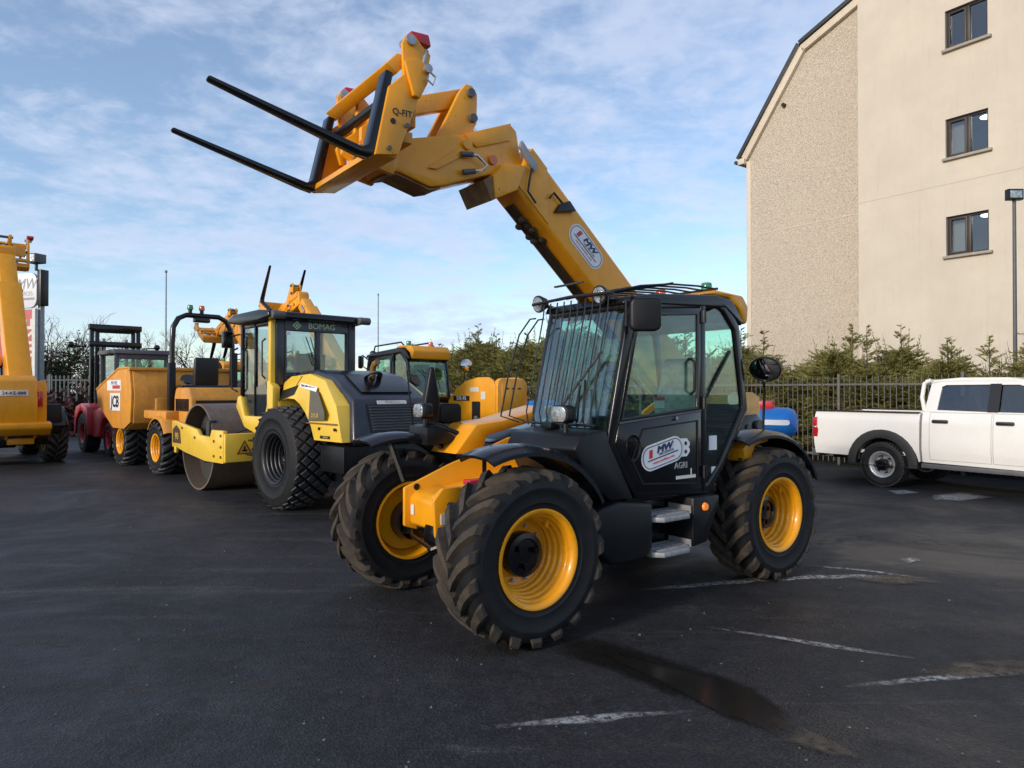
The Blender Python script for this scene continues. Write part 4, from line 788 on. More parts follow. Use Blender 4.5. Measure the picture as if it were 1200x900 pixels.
    if main:
        b = MB(); b.box(.80, .90, .979, .984, 1.22, 1.34); b.box(.80, .87, .979, .984, 1.02, 1.08); each(b, 'decal', M['white'], q)
        b = MB(); b.prism(rrect(.50, .64, 1.60, 1.69, .03), .979, .984); b.build('green_decal', M['greenprint'], q)
        b = MB(); b.bar((.90, .985, 1.72), (.62, .985, 2.06), .02, .02); b.bar((.93, .985, 1.66), (.88, .985, 1.74), .012, .012); b.build('quarter_wiper', M['blackprint'], T)
        b = MB(); b.prism([(1.30, 1.19), (1.30, 1.335), (1.22, 1.335), (1.185, 1.30), (1.185, 1.275), (1.20, 1.262), (1.185, 1.25), (1.185, 1.225), (1.22, 1.19)], 1.0085, 1.0105); q2 = b.build('letter_b', M['white'], D)
        b = MB(); b.cyl((1.235, 1.0105, 1.295), (1.235, 1.012, 1.295), .016); b.cyl((1.235, 1.0105, 1.228), (1.235, 1.012, 1.228), .016); b.build('letter_counter', M['blackprint'], q2)
        text('AGRI', .07, M['greyprint'], D, (1.29, 1.009, 1.12), (-1, 0, 0), (0, 0, 1), bold=.008)
        b = MB(); b.box(1.11, 1.35, 1.0085, 1.0105, 1.012, 1.038); b.box(1.16, 1.17, 1.0085, 1.0105, 1.04, 1.09); b.build('strip_decal', M['offwhite'], D)
        sticker(D, (1.51, 1.0095, 1.228), (-.955, 0, .20), (.20, 0, .955), .49, .20)
        b = MB(); b.box(1.40, 1.52, .93, .935, 1.58, 1.66); b.build('paper_notice', M['offwhite'], T)
        b = MB(); b.box(1.40, 1.52, .9352, .937, 1.64, 1.67); b.build('notice_header', M['redprint'], T)
    # inside the cab
    b = MB(); b.prism([(1.30, 1.30), (1.34, 1.42), (.86, 1.46), (.70, 2.02), (.58, 2.02), (.70, 1.30)], .30, .80); b.build('seat', M['seat'], T, .05, 4)
    b = MB(); b.prism([(2.0, 1.3), (1.98, 1.50), (1.72, 1.58), (1.62, 1.30)], .13, .95); b.build('dashboard', pl, T, .03)
    b = MB(); b.cyl((1.72, .55, 1.45), (1.50, .55, 1.72), .035); b.lathe([(.19, 0), (.205, .014), (.19, .028), (.176, .014)], n=28, closed=True); nv = 28*4
    vv = b.v[-nv:]; b.v = b.v[:-nv]; rot = Matrix.Rotation(R_(90 - 40), 3, 'X'); e = Euler((0, R_(-42), 0)).to_matrix()
    for p in vv:
        p2 = e @ Vector((p[0], p[2], p[1])); b.v.append((1.48 + p2.x, .55 + p2.y, 1.74 + p2.z))
    b.bar((1.48 - .14, .55, 1.74 - .125), (1.48 + .14, .55, 1.74 + .125), .03, .02); b.build('steering_wheel', M['blackprint'], T)
    b = MB(); b.tube([(1.60, .86, 1.45), (1.62, .88, 1.75), (1.78, .88, 2.02)], .010, 6); b.build('lever', M['steel'], T)
    # cowl and the black body below the screen
    b = MB(); b.prism([(2.08, 1.36), (2.10, 1.43), (2.36, 1.395), (2.42, 1.30), (2.30, 1.08), (2.06, .90), (1.82, .90)], .18, 1.0); b.build('front_cowl', pl, T, .02)
    b = MB(); b.box(2.14, 2.24, .40, .52, 1.42, 1.47); b.build('washer_box', pl, T, .01)
    b = MB(); b.prism([(2.24, .86), (2.02, .90), (1.66, .86), (1.66, .50), (1.74, .44), (2.10, .44), (2.24, .56)], .45, 1.05); b.build('step_housing', pl, T, .03, 3)
    b = MB(); b.prism([(1.20, .86), (.86, .86), (.86, .80), (1.02, .48), (1.20, .46)], .45, 1.06); b.build('step_side_box', pl, T, .025)
    b = MB(); b.box(1.2, 1.66, .45, .80, .44, .86); b.build('step_recess', bk, T)
    b = MB(); b.cyl((1.06, 1.06, .775), (1.06, 1.078, .775), .034, .028, 16); b.build('side_marker', M['amber'], T)
    for z in (.735, .465):
        b = MB(); b.prism([(1.215, .82), (1.645, .82), (1.645, 1.02), (1.58, 1.09), (1.28, 1.09), (1.215, 1.02)], z-.03, z+.01, axis='z'); st_ = b.build('step_tread', M['alu'], T, .006)
        for k in range(4):
            b = MB(); b.box(1.25, 1.61, .835 + k*.058, .865 + k*.058, z+.011, z+.026); b.build('grip_bar', M['alu'], st_)
        b = MB(); b.box(1.215, 1.225, .82, 1.05, z, z+.06); b.build('step_end', M['alu'], st_)
    # wipers, lamps, mirrors, beacon
    b = MB(); b.tube([(2.16, .80, 1.48), (2.06, .72, 1.80)], .010, 5); b.tube([(2.16, .74, 1.48), (2.08, .68, 1.76)], .008, 5); b.bar((2.14, .45, 1.52), (2.00, .84, 2.02), .02, .014); b.build('wiper', M['blackprint'], T)
    def worklamp(p, dirv, r):
        p, dv = Vector(p), Vector(dirv).normalized(); L_ = MB(); L_.cyl(p - dv*.07, p, r*.62, r, 18); L_.cyl(p, p + dv*.012, r, r*.98, 18); l_ = L_.build('work_lamp', M['blackprint'], T); q_ = MB(); q_.cyl(p + dv*.010, p + dv*.018, r*.86, r*.80, 18); q_.build('lens', M['lens'], l_)
    worklamp((1.98, .80, 2.455), (1, .05, -.15), .075); worklamp((1.96, .03, 2.46), (1, .0, -.15), .075)
    b = MB(); b.tube([(1.86, .80, 2.43), (1.93, .80, 2.45)], .015, 6); b.tube([(1.84, .12, 2.42), (1.92, .04, 2.45)], .015, 6); each(b, 'lamp_bracket', M['blackprint'], T)
    for (x, y) in ((2.32, .72), (2.72, -.70)):
        H_ = MB(); H_.prism(rrect(y-.095, y+.085, 1.475, 1.61, .045), x-.10, x, axis='x'); h_ = H_.build('headlamp', M['blackprint'], T, .02); q_ = MB(); q_.prism(rrect(y-.085, y+.075, 1.485, 1.60, .04), x, x+.012, axis='x'); q_.build('lens', M['lens'], h_, .004)
        q_ = MB(); q_.cyl((x-.06, y, 1.36), (x-.06, y, 1.48), .018, None, 8); q_.build('stalk', M['blackprint'], h_)
    b = MB(); b.prism(rrect(1.76, 1.98, 2.155, 2.405, .05), 1.13, 1.19); b.map(lambda x, y, z: (1.87 + (x-1.87)*.75 + (y-1.16)*.5, 1.16 + (y-1.16)*.8 - (x-1.87)*.72, z)); mr_ = b.build('door_mirror', M['plastic'], T, .02, 3)
    b = MB(); b.tube([(1.86, 1.0, 2.34), (1.92, 1.08, 2.42), (1.88, 1.17, 2.38)], .013, 6); b.tube([(1.90, 1.0, 2.15), (1.95, 1.05, 2.2), (1.95, 1.05, 2.40)], .012, 6); b.build('mirror_arm', M['blackprint'], T)
    b = MB(); b.lathe([(.001, .024), (.146, .024), (.150, .010), (.162, .012), (.165, .03), (.15, .05), (.001, .06)], n=30); e = (Euler((R_(27), 0, R_(108))).to_matrix() @ Matrix.Scale(.86, 3))
    b.map(lambda x, y, z: (Vector((.22, 1.06, 1.90)) + e @ Vector((x, y, z*.86)))); q_ = b.build('round_mirror', M['blackprint'], T)
    b = MB(); b.lathe([(.001, .010), (.05, .0108), (.09, .0135), (.125, .018), (.145, .022)], n=30); b.map(lambda x, y, z: (Vector((.22, 1.06, 1.90)) + e @ Vector((x, y - .003, z*.86)))); b.build('mirror_glass', M['mirror'], q_)
    b = MB(); b.tube([(.22, 1.05, 1.80), (.18, 1.03, 1.70), (.18, 1.02, 1.50), (.16, 1.0, 1.30)], .012, 6); b.build('mirror_stalk', M['blackprint'], T)
    # right hand mirror arm and intake
    b = MB(); b.tube([(2.30, -.58, 1.24), (2.38, -.62, 1.34), (2.62, -.78, 1.46), (2.64, -.84, 1.52)], .022, 8); b.build('grab_rail', M['plastic'], T)
    b = MB(); b.prism(rrect(2.18, 2.40, 1.41, 1.60, .045), -.94, -.87); b.map(lambda x, y, z: (2.29 + (x-2.29)*.9, y - (x-2.29)*.35, z)); b.build('wing_mirror', M['plastic'], T, .02, 3)
    b = MB(); b.prism([(2.44, 1.30), (2.58, 1.30), (2.59, 1.62), (2.53, 1.93), (2.49, 1.94), (2.43, 1.62)], -.90, -.82); b.build('air_intake', M['plastic'], T, .025, 3)
    b = MB(); b.tube([(2.66, -.9, 1.3), (2.72, -.92, 1.9)], .008, 5); b.tube([(2.42, -.9, 1.3), (2.44, -.94, 1.78)], .008, 5); each(b, 'marker_rod', M['blackprint'], T)
    b = MB(); b.prism([(2.70, 1.24), (2.40, 1.26), (2.42, 1.32), (2.60, 1.42), (2.70, 1.40)], -.92, -.60); b.build('lamp_bracket_plate', M['plastic'], T, .01)
    for k, (y, c) in enumerate(zip((.82, .30), beacons)):
        b = MB(); b.cyl((.72, y, 2.54), (.72, y, 2.565), .055); q_ = b.build('beacon', M['blackprint'], T); b = MB(); b.cyl((.72, y, 2.565), (.72, y, 2.66), .05, .045); b.build('beacon_lens', M[c], q_, .012)
    if guard:
        g = sub('windscreen_guard', T)
        for k in range(10):
            y = .15 + k * .085; b = MB(); b.tube([(2.00, y, 2.44), (2.01, y, 2.34), (2.10, y, 1.95), (2.19, y, 1.55), (2.17, y, 1.44)], .0065, 5); b.build('guard_bar', M['blackprint'], g)
        b = MB(); b.tube([(2.02, .02, 2.45), (2.03, .5, 2.465), (2.02, .98, 2.45)], .014, 6); b.tube([(2.18, .1, 1.46), (2.18, .95, 1.46)], .010, 6); each(b, 'guard_rail', M['blackprint'], g)
        for dx in (0, .09):
            b = MB(); b.tube([(2.02 - dx, .06, 2.33), (2.02 - dx, -.02, 2.33), (2.06 - dx, -.12, 2.20), (2.14 - dx, -.17, 1.85), (2.22 - dx, -.17, 1.50), (2.22-dx, .08, 1.46)], .0075, 5); b.build('guard_bar', M['blackprint'], g)
        g = sub('roof_guard', T)
        for k in range(8):
            y = .08 + k * .125; b = MB(); b.tube([(2.02, y, 2.455), (1.7, y, 2.53), (1.35, y, 2.575), (1.0, y, 2.59), (.78, y, 2.585)], .009, 5); b.build('guard_bar', M['blackprint'], g)
        b = MB(); b.tube([(.78, .06, 2.585), (.78, .98, 2.585)], .012, 6); b.tube([(1.35, .06, 2.58), (1.35, .98, 2.58)], .010, 6); each(b, 'guard_rail', M['blackprint'], g)
    else:
        b = MB(); b.tube([(1.8, .2, 2.47), (1.75, .2, 2.62), (.85, .2, 2.66), (.7, .2, 2.53)], .016, 6); b.tube([(1.8, .9, 2.47), (1.75, .9, 2.60), (.85, .9, 2.64), (.7, .9, 2.53)], .016, 6); each(b, 'roof_rail', M['blackprint'], T)
    # ---- boom, defined for the raised angle BA0 and turned about its pivot
    da = R_(boom_ang - BA0); ca, sa = math.cos(da), math.sin(da); u0 = (math.cos(R_(boom_ang)), math.sin(R_(boom_ang))); yc = -.17
    def bx(e=0.0):
        def fn(x, y, z):
            dx, dz = x - PV[0], z - PV[1]; return (PV[0] + dx*ca - dz*sa + e*u0[0], yc + (y - yc)*bscale, PV[1] + dx*sa + dz*ca + e*u0[1])
        return fn
    UX, UZ = math.cos(R_(BA0)), math.sin(R_(BA0))
    def bl(u, w): return (PV[0] + UX*u - UZ*w, PV[1] + UZ*u + UX*w)          # along / above the boom axis
    if ext > 0:
        b = MB(); b.prism([bl(2.6, -.16), bl(3.5 + ext, -.16), bl(3.5 + ext, .16), bl(2.6, .16)], -.30, -.04); b.map(bx()); b.build('inner_boom', yel, T, .02)
    b = MB(); b.prism([bl(-.18, -.10), bl(.3, -.20), bl(3.42, -.20), bl(3.52, .20), bl(.1, .20), bl(-.18, .12)], -.34, 0.0); b.map(bx()); bm_ = b.build('boom', yel, T, .035, 3)
    bevel_panel = MB(); bevel_panel.prism([bl(2.95, -.17), bl(3.40, -.17), bl(3.50, .19), bl(3.28, .19)], .001, .012); bevel_panel.map(bx()); bevel_panel.build('boom_end_plate', yel, bm_, .004)
    b = MB(); b.prism([(2.44, 3.48), (2.42, 3.29), (2.19, 3.40), (2.09, 3.63), (2.32, 3.60)], -.38, .035); b.map(bx()); b.build('wear_pad_box', yel, bm_, .015)
    b = MB(); b.prism([(2.53, 3.43), (2.445, 3.275), (2.40, 3.30), (2.42, 3.49)], -.36, .02); b.map(bx()); b.build('wear_pad', M['oilbrown'], bm_)
    b = MB()
    for k, (yy, w) in enumerate(((-.165, -.212), (-.195, -.214), (-.225, -.212), (-.258, -.214))): P0, P1, P2 = bl(.3, w), bl(1.6, w - .006), bl(3.26, w - .008); b.tube([(P0[0], yy, P0[1]), (P1[0], yy, P1[1]), (P2[0], yy, P2[1])], .012, 6)
    b.map(bx()); each(b, 'boom_hose', M['greasehose'], bm_)
    b = MB(); P0 = bl(2.75, -.26)
    for k in range(7): q0 = bl(2.84 + .045*k, -.22 - .018*((k*3) % 4)); b.sphere((q0[0], -.13 - .04*(k % 3), q0[1]), .032, 8, 6, (1.4, .8, .9))
    q0, q1 = bl(2.35, -.27), bl(2.35, -.2); b.map(bx()); b.build('hose_clamp', M['greasehose'], bm_); b = MB(); b.bar((q0[0], .03, q0[1]), (q0[0], -.36, q0[1]), .03, .015); b.map(bx()); b.build('hose_bracket', M['grey'], bm_)
    if main:
        c_ = bl(2.52, .02); sticker(bm_, (c_[0], .002, c_[1]), (-UX, 0, -UZ), (-UZ, 0, UX), .48, .20)
        b = MB(); b.prism([bl(2.98, -.05), bl(2.86, .10), bl(2.83, .14), bl(2.94, .15), bl(2.99, .05)], .0, .05); b.build('hook_plate', M['blackprint'], bm_, .006); q0, q1, q2 = bl(2.95, .08), bl(3.10, .07), bl(3.10, .0); b = MB(); b.tube([(q0[0], .03, q0[1]), (q1[0], .03, q1[1]), (q2[0], .03, q2[1])], .010, 6); b.build('boom_hook', M['blackprint'], bm_)
    q0, q1 = bl(3.44, .13), bl(3.66, .10); b = MB(); b.prism([bl(3.36, .02), bl(3.60, .06), bl(3.62, .12), bl(3.38, .10)], .014, .05); b.map(bx()); b.build('sensor_cover', M['galv'], bm_, .006)
    q = [bl(3.40, .02), bl(3.36, -.06), bl(3.30, -.16), bl(3.18, -.17)]; b = MB(); b.tube([(p[0], .05, p[1]) for p in q], .010, 6); b.map(bx()); b.build('sensor_cable', M['blackprint'], bm_)
    # boom head
    b = MB(); b.prism([(2.10, 3.62), (2.16, 3.92), (2.23, 3.97), (2.69, 3.78), (3.16, 3.65), (3.40, 3.47), (3.46, 3.38), (3.40, 3.33), (3.28, 3.37), (3.00, 3.30), (2.88, 3.33), (2.62, 3.43)], -.31, -.02); b.map(bx(ext)); hd = b.build('boom_head', yel, T, .02)
    b = MB(); b.prism([(2.235, 3.965), (2.235, 3.82), (2.58, 3.69), (2.70, 3.775)], -.02, -.003); b.prism([(2.95, 3.44), (3.03, 3.44), (2.74, 3.66), (2.68, 3.62)], -.02, .004); b.map(bx(ext)); b.build('head_rib', yel, hd, .006)
    b = MB(); b.prism([(3.40, 3.325), (3.28, 3.362), (3.0, 3.292), (2.9, 3.322), (2.9, 3.31), (3.0, 3.28), (3.28, 3.35), (3.40, 3.315)], -.29, -.04); b.map(bx(ext)); b.build('head_underside', M['oilbrown'], hd)
    for (x, z, r) in ((2.67, 3.70, .045), (2.42, 3.62, .04), (2.40, 3.50, .02), (3.34, 3.42, .03)):
        b = MB(); b.cyl((x, -.33, z), (x, .006, z), r, None, 14); b.map(bx(ext)); b.build('head_pin', M['amberoff'] if r == .04 else yel, hd)
    b = MB(); b.tube([(2.72, -.0, 3.60), (2.60, .03, 3.61), (2.50, .03, 3.55), (2.55, .03, 3.50), (2.70, 0, 3.46)], .012, 6); b.map(bx(ext)); b.build('coupling_hose', M['chrome'], hd)
    b = MB(); b.cyl((2.74, .01, 3.60), (2.64, .03, 3.61), .022, None, 10); b.cyl((2.72, .01, 3.46), (2.62, .03, 3.48), .022, None, 10); b.map(bx(ext)); each(b, 'coupler', M['grey'], hd)
    for y0 in (-.29, -.09):
        b = MB(); b.prism([(2.55, 4.14), (2.60, 4.20), (2.66, 4.20), (2.72, 4.12), (2.93, 3.70), (2.62, 3.78), (2.555, 3.90)], y0, y0 + .05); b.map(bx(ext)); b.build('tilt_lever', yel, T, .008)
    for (x, z) in ((2.62, 4.13), (2.60, 3.93)):
        b = MB(); b.cyl((x, -.31, z), (x, -.01, z), .035, None, 14); b.map(bx(ext)); b.build('lever_pin', M['grey'], T)
    b = MB(); b.cyl((2.58, -.17, 3.92), (2.30, -.17, 3.78), .03); b.map(bx(ext)); b.build('tilt_cylinder', M['chrome'], T)
    # tilt link and carriage (turned about the head pin)
    hx, hz = 3.42, 3.40; fr_ = R_(fork_rot); cf, sf = math.cos(fr_), math.sin(fr_); bxe = bx(ext)
    def cx2(x, y, z):
        dx, dz = x - hx, z - hz; x, z = hx + dx*cf - dz*sf, hz + dx*sf + dz*cf; return bxe(x, y, z)
    lk = Vector((3.38, 0, 3.83)); dx, dz = lk.x - hx, lk.z - hz; lx_, lz_ = hx + dx*cf - dz*sf, hz + dx*sf + dz*cf
    if forks:
        b = MB(); b.bar((2.62, -.17, 4.13), (lx_, -.17, lz_), .14, .10, up=(0, 1, 0)); b.map(bxe); b.build('tilt_link', yel, T, .012)
    C_ = sub('fork_carriage', T)
    sp = [(3.70, 3.28), (3.53, 3.31), (3.43, 3.57), (3.31, 3.90), (3.275, 4.06), (3.34, 4.10), (3.40, 4.16), (3.47, 4.15), (3.50, 4.08), (3.49, 3.87), (3.60, 3.76)]
    for nm, y0, y1 in (('side_plate', .43, .465), ('side_plate', -.685, -.65)):
        b = MB(); b.prism(sp, y0, y1); b.map(cx2); s_ = b.build(nm, yel, C_, .01)
    b = MB(); b.prism([(3.50, 3.95), (3.40, 4.00), (3.30, 3.94), (3.32, 3.84), (3.38, 3.72), (3.43, 3.73)], .466, .50); b.map(cx2); b.build('latch_plate', yel, C_, .008)
    b = MB(); b.prism([(3.72, 3.28), (3.52, 3.30), (3.48, 3.40), (3.53, 3.41), (3.57, 3.35), (3.71, 3.33)], -.65, .43); b.map(cx2); b.build('lower_beam', yel, C_, .008)
    b = MB(); b.prism([(3.60, 3.93), (3.52, 4.02), (3.46, 4.02), (3.46, 3.95), (3.52, 3.88)], -.65, .43); b.map(cx2); b.build('upper_beam', yel, C_, .008)
    b = MB(); b.box(3.40, 3.47, -.65, .43, 3.42, 3.50); b.box(3.36, 3.40, -.62, .40, 3.55, 3.88); b.map(cx2); b.build('back_plate', M['oldyellow'], C_, .008)
    for y0 in (-.36, -.02):
        b = MB(); b.prism([(3.56, 3.36), (3.34, 3.32), (3.30, 3.45), (3.34, 3.90), (3.46, 4.02), (3.50, 3.70), (3.60, 3.62), (3.60, 3.52), (3.53, 3.48)], y0, y0 + .05); b.map(cx2); b.build('hanger_plate', yel, C_, .008)
    for y0 in (-.56, .20):
        b = MB(); b.prism([(3.47, 3.50), (3.52, 3.50), (3.56, 3.62), (3.50, 3.72), (3.47, 3.70)], y0, y0 + .035); b.map(cx2); b.build('shaft_hook', yel, C_, .006)
    b = MB(); b.cyl((3.42, -.17, 3.46), (3.37, -.17, 3.84), .055, None, 14); b.map(cx2); b.build('tilt_sleeve', yel, C_); b = MB(); b.tube([(3.46, .05, 3.86), (3.50, .10, 3.70), (3.47, .16, 3.52), (3.52, .25, 3.42)], .014, 6); b.map(cx2); b.build('coupler_hose', M['blackprint'], C_)
    for (x, z) in ((3.60, 3.34), (3.38, 3.86), (3.47, 3.52)):
        b = MB(); b.cyl((x, .465, z), (x, .482, z), .018, None, 6); b.map(cx2); b.build('bolt', M['grey'], C_)
    b = MB(); b.cyl((3.50, -.65, 3.775), (3.50, .43, 3.775), .035); b.map(cx2); b.build('fork_shaft', M['blackprint'], C_)
    b = MB(); b.bar((3.50, -.5, 3.40), (3.49, -.12, 3.62), .04, .03); b.map(cx2); b.build('diagonal_stay', M['steel'], C_)
    for y0 in (.44, -.67):
        b = MB(); b.cyl((3.44, y0-.07, 4.115), (3.44, y0+.045, 4.115), .036, None, 14); b.map(cx2); b.build('pivot_boss', M['steel'], C_)
        b = MB(); b.prism([(3.27, 4.12), (3.29, 4.20), (3.43, 4.19), (3.43, 4.13)], y0-.09, y0+.02); b.map(cx2); b.build('locking_pin', M['redpaint'], C_, .01)
        b = MB(); b.cyl((3.31, y0+.02, 4.08), (3.35, y0+.03, 3.93), .016); b.map(cx2); b.build('lock_rod', M['galv'], C_)
    if main:
        text('Q-FIT', .062, M['blackprint'], C_, (3.50, .4665, 3.60), (-.96, 0, .03), (.03, 0, .96), bold=.005)
        b = MB(); b.cyl((3.57, .46, 3.53), (3.57, .47, 3.53), .02); b.build('plate_hole', M['blackprint'], C_); b = MB(); b.cyl((3.33, .50, 3.93), (3.33, .53, 3.93), .03); b.tube([(3.33, .52, 3.92), (3.28, .53, 3.88), (3.30, .53, 3.82), (3.35, .52, 3.86)], .008, 5); b.build('lynch_pin', M['steel'], C_)
    if forks:
        ft = math.atan2(.25, 1.05)
        for y in fork_y:
            b = MB(); V = []; F = []
            cs = [(3.60, 3.86, .045, .05), (3.665, 3.50, .045, .05), (3.705, 3.34, .045, .05), (3.73, 3.285, .05, .05), (3.80, 3.283, .045, .05)]
            b.prism([(3.555, 3.87), (3.61, 3.88), (3.735, 3.35), (3.78, 3.325), (4.72, 3.548), (4.735, 3.535), (4.72, 3.522), (3.80, 3.285), (3.72, 3.27), (3.675, 3.31)], y-.055, y+.055)
            b.map(lambda x, yy, z: (x, y + (yy - y)*(1.0 if x < 4.45 else 1.0 - .45*(x-4.45)/.29), z)); b.map(cx2); b.build('fork', M['black'], C_, .008)
    return T
# ------------------------------------------------------------------ the telehandlers in the yard
telehandler((1.786, 7.19), 216.68, 'large yellow telehandler with black cab, raised boom and two black forks', main=True, guard=True, tower=1.70, beacons=('green', 'amberoff'))
telehandler((-0.87, 13.33), 134, 'yellow telehandler with its rear to the camera behind the roller bonnet', boom_ang=4, fork_rot=30, number='535-95', beacons=('green', 'amberoff'))
telehandler((-3.98, 16.57), 134, 'yellow telehandler hidden behind the roller, two forks pointing up above its cab', boom_ang=43.5, ext=.35, fork_rot=103)
telehandler((-7.25, 20.3), 134, 'farthest yellow telehandler, boom head and lowered forks above the dumper roll bar', boom_ang=43.5, fork_rot=-75, fork_y=(.10, -.32), yel=M['oldyellow'])
telehandler((-11.85, 16.5), 134, 'yellow telehandler at the frame edge, rear number plate and steep boom', boom_ang=58, ext=.95, bscale=1.45, plate='24-KE-888', forks=False, fork_rot=-40)

# ------------------------------------------------------------------ single drum roller
T = thing('road_roller', 'yellow and navy single drum road roller with glazed cab and ribbed black tyre', 'road roller', (-2.675, 10.78, 0), 134)
RY, NV, BK = M['rollyellow'], M['navy'], M['black']
M['rollrim'] = pmat('grey_rim', (.014, .015, .018), .40, var=.2, vscale=6)
for y in (.76, -.76): wheel(T, (0, y, .75), .75, .60, .36, 'diamond', M['rollrim'], M['blocktread'], y < 0, deep=.45)
D = sub('drum', T, (2.91, 0, .745))
b = MB(); b.lathe([(.745, -1.05), (.745, 1.05), (.715, 1.05), (.715, -1.05)], n=72, closed=True); b.build('drum_shell', M['drum'], D, smooth=30)
b = MB(); b.lathe([(.714, .78), (.30, .74), (.001, .74)], n=48); b.lathe([(.714, -.78), (.30, -.74), (.001, -.74)], n=48); b.lathe([(.001, 1.02), (.13, 1.02), (.17, .9), (.17, .74)], n=24)
for k in range(6): a = R_(60*k + 20); b.cyl((.23*math.cos(a), .74, .23*math.sin(a)), (.23*math.cos(a), .96, .23*math.sin(a)), .055, None, 10)
b.build('drum_hub', M['drumdark'], D)
for sy in (1, -1):
    y0, y1 = (1.10, 1.17) if sy > 0 else (-1.17, -1.10); b = MB(); b.prism([(3.84, .74), (3.84, 1.17), (3.70, 1.18), (2.62, 1.06), (2.50, .97), (2.05, .96), (1.98, 1.08), (1.50, 1.08), (1.50, .56), (2.25, .55), (3.2, .64)], y0, y1); fp = b.build('drum_frame_side', RY, T, .012)
    if sy > 0:
        b = MB(); b.prism([(3.78, .78), (3.78, 1.02), (3.60, 1.10), (3.42, 1.02), (3.36, .78)], 1.171, 1.175); dp = b.build('dark_decal', pmat('brown_decal', (.06, .03, .02), .5), fp); text('90', .17, M['rollyellow'], dp, (3.57, 1.177, .90), (-1, 0, 0), (0, 0, 1))
        b = MB()
        for (x, z) in ((1.58, .66), (1.58, .82), (1.58, 1.0), (1.86, .66), (1.86, .9), (2.7, .92), (3.3, 1.06)): b.cyl((x, 1.17, z), (x, 1.187, z), .022, None, 8)
        b.build('frame_bolts', M['oilbrown'], fp)
        b = MB(); b.box(3.66, 3.76, 1.11, 1.16, .60, .76); b.build('tow_lug', RY, T, .01); b = MB(); b.box(2.3, 2.44, .95, 1.09, .95, 1.22); b.build('drum_motor_bracket', M['drumdark'], T, .02)
b = MB(); b.box(1.44, 1.60, -1.16, 1.16, .58, 1.03); bm_ = b.build('rear_cross_beam', RY, T, .012)
b = MB(); b.add([(1.437, .98, .70), (1.437, .72, .70), (1.437, .85, .93), (1.437, .94, .72), (1.437, .76, .72), (1.437, .85, .89)], [(0, 1, 4, 3), (1, 2, 5, 4), (2, 0, 3, 5)]); b.build('warning_triangle', pmat('warning_red', (.35, .06, .02), .5), bm_, smooth=0)
b = MB(); b.add([(1.437, .93, .724), (1.437, .77, .724), (1.437, .85, .88)], [(0, 1, 2)]); b.build('warning_field', pmat('warning_yellow', (.75, .42, .04), .5), bm_, smooth=0)
b = MB(); b.box(1.4355, 1.4365, .81, .89, .745, .77); b.box(1.4355, 1.4365, .838, .862, .77, .83); b.build('warning_symbol', M['blackprint'], bm_)
b = MB(); b.box(3.72, 3.86, -1.16, 1.16, .70, 1.0); b.build('front_cross_beam', RY, T, .012)
b = MB(); b.box(.4, 1.44, -.40, .40, .50, .95); b.box(-1.45, .5, -.46, .46, .42, 1.0); b.cyl((0, -.5, .75), (0, .5, .75), .2); b.cyl((1.2, 0, .4), (1.2, 0, 1.05), .16); b.box(-1.52, -.9, -.80, .80, .62, .98); b.build('chassis', M['plastic'], T, .02)
b = MB(); b.box(-.62, -.40, .462, .50, .74, .80); b.box(-.44, -.40, .462, .53, .62, .80); b.build('valve_handle', M['steel'], T)
# cab
cy0, cy1, cx0, cx1, zt = -.52, .90, .44, 1.52, 2.80
b = MB(); b.prism([(.30, 1.06), (.30, 1.78), (.44, 1.86), (.50, 1.86), (.50, 1.50), (.58, 1.32), (1.30, 1.32), (1.44, 1.64), (1.56, 1.62), (1.62, 1.46), (1.30, 1.14), (.9, 1.06)], cy1-.10, cy1 + .02); b.build('cab_side_panel', RY, T, .015)
b = MB(); b.box(.40, 1.50, cy0, cy1-.11, 1.08, 1.30); b.prism([(.42, 1.2), (.42, 1.84), (.50, 1.84), (.50, 1.2)], cy0, cy1-.11); b.build('cab_floor', BK, T, .015)
b = MB(); b.box(.39, .48, cy1-.07, cy1+.01, 1.80, zt); b.build('rear_pillar', RY, T, .012); b = MB(); b.box(.37, .48, cy1-.20, cy1-.073, 1.80, zt-.02); b.build('pillar_cover', NV, T, .012)
b = MB(); b.box(.36, .48, cy0, cy0+.12, 1.80, zt); b.ring([(cy1-.2, 1.80), (cy0+.12, 1.80), (cy0+.12, zt-.01), (cy1-.2, zt-.01)], [(cy1-.24, 1.89), (cy0+.15, 1.89), (cy0+.15, zt-.17), (cy1-.24, zt-.17)], .37, .46, axis='x'); b.box(.375, .455, .10, .17, 1.85, zt-.1); rf_ = b.build('rear_frame', NV, T, .01)
b = MB(); b.box(.41, .416, cy0+.14, cy1-.22, 1.88, zt-.15); b.build('rear_window', M['clearglass'], T, smooth=0)
text('BOMAG', .125, M['greenprint'], rf_, (.366, .08, zt-.085), (0, -1, 0), (0, 0, 1), bold=.012, sx=1.05)
b = MB(); c_ = (.50, zt-.085)
for dy in (0,):
    b.ring([(c_[0]-.075, c_[1]), (c_[0], c_[1]-.065), (c_[0]+.075, c_[1]), (c_[0], c_[1]+.065)], [(c_[0]-.05, c_[1]), (c_[0], c_[1]-.042), (c_[0]+.05, c_[1]), (c_[0], c_[1]+.042)], .363, .368, axis='x')
b.box(.363, .368, c_[0]-.022, c_[0]+.022, c_[1]-.02, c_[1]+.02); b.build('diamond_emblem', M['greenprint'], rf_, smooth=0)
b = MB(); b.box(.362, .368, .61, .67, zt-.24, zt-.19); b.build('white_decal', M['white'], rf_)
b = MB(); b.prism([(.22, zt), (.24, zt+.10), (.6, zt+.14), (1.5, zt+.13), (1.74, zt+.06), (1.72, zt+.0), (1.3, zt-.05), (.6, zt-.04)], cy0-.10, cy1+.12); b.build('cab_roof', BK, T, .03, 3)
